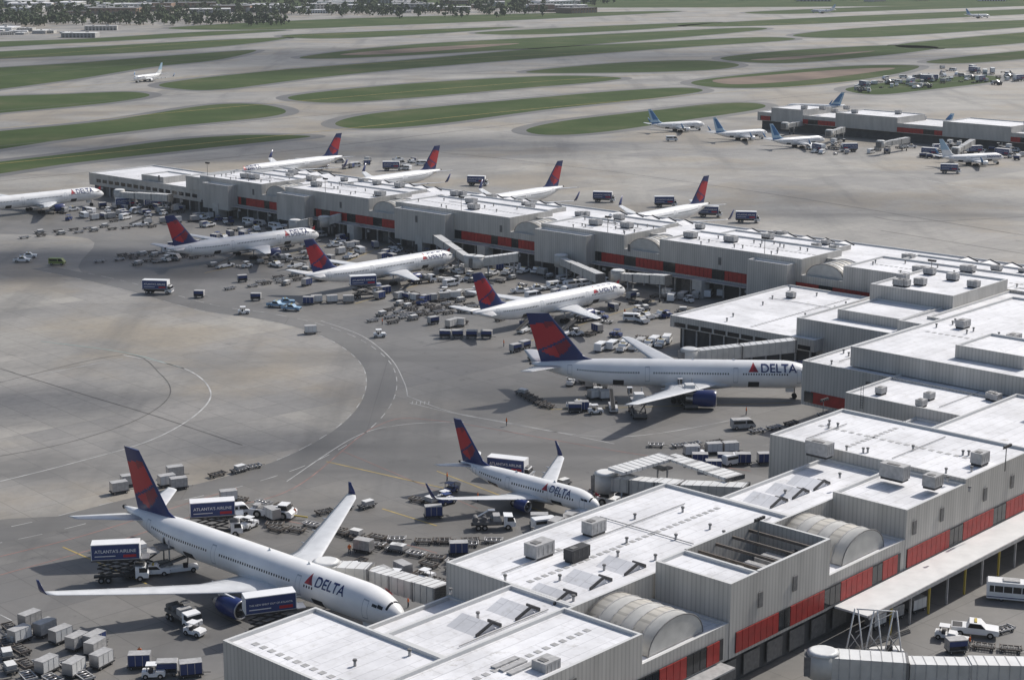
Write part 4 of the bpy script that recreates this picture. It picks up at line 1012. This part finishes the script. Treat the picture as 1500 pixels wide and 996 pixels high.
for (x,y,rx,ry,d) in ((100,385,120,48,.9),(760,570,90,50,.25),(420,215,330,90,.5),(1250,300,150,75,.30),(700,85,900,260,.45),(60,590,50,26,.45),(380,650,40,20,.4)):  # unseen cloud discs added overhead so their shadows darken chosen ground areas
    c=P(x,y)+sd*(900/sd.z); mb=MB(); n_=48
    rings=[[Vector((math.cos(2*math.pi*i/n_)*q,math.sin(2*math.pi*i/n_)*q,.02*(1-q*q))) for i in range(n_)] for q in (.01,.25,.5,.75,1.0)]
    mb.loft(rings,shadow_cloudmat(d),cap=True); o=obj(mb.mesh('shadow_cloud'),'shadow_cloud',c); o.scale=(rx,ry,rx)
hz=MB(); hz.box((0,9000,148),(40000,24000,300),GLASS)
hm=bpy.data.materials.new('glowing_haze'); n,l=nt(hm); n.remove(n['Principled BSDF']); out=n['Material Output']
ab=n.new('ShaderNodeVolumeAbsorption'); ab.inputs['Color'].default_value=(0,0,0,1); ab.inputs['Density'].default_value=1/19000
em=n.new('ShaderNodeEmission'); em.inputs[0].default_value=(.60,.64,.69,1); em.inputs[1].default_value=.72/19000  # even volume glow stands in for light scattered by distant air
ad=n.new('ShaderNodeAddShader'); l.new(ab.outputs[0],ad.inputs[0]); l.new(em.outputs[0],ad.inputs[1]); l.new(ad.outputs[0],out.inputs['Volume'])
hme=hz.mesh('glowing_haze'); hme.materials.clear(); hme.materials.append(hm)
for f in hme.polygons: f.material_index=0
obj(hme,'glowing_haze')
w=bpy.data.worlds.new('World'); bpy.context.scene.world=w; w.use_nodes=True; n,l=w.node_tree.nodes,w.node_tree.links
sk=n.new('ShaderNodeTexSky'); sk.sky_type='NISHITA'; sk.sun_disc=False; sk.sun_elevation=EL; sk.sun_rotation=AZ; sk.dust_density=2.5; sk.air_density=1.0
l.new(sk.outputs[0],n['Background'].inputs[0]); n['Background'].inputs[1].default_value=.10
cam=bpy.data.cameras.new('camera'); cam.lens=F/1500*36; cam.sensor_width=36; cam.clip_end=60000; cam.clip_start=1
co=bpy.data.objects.new('camera',cam); co.location=(0,0,H); co.rotation_euler=(math.pi/2-TH,0,0)
bpy.context.scene.collection.objects.link(co); sc=bpy.context.scene; sc.camera=co
sc.view_settings.view_transform='Standard'; sc.view_settings.look='None'; sc.view_settings.exposure=0
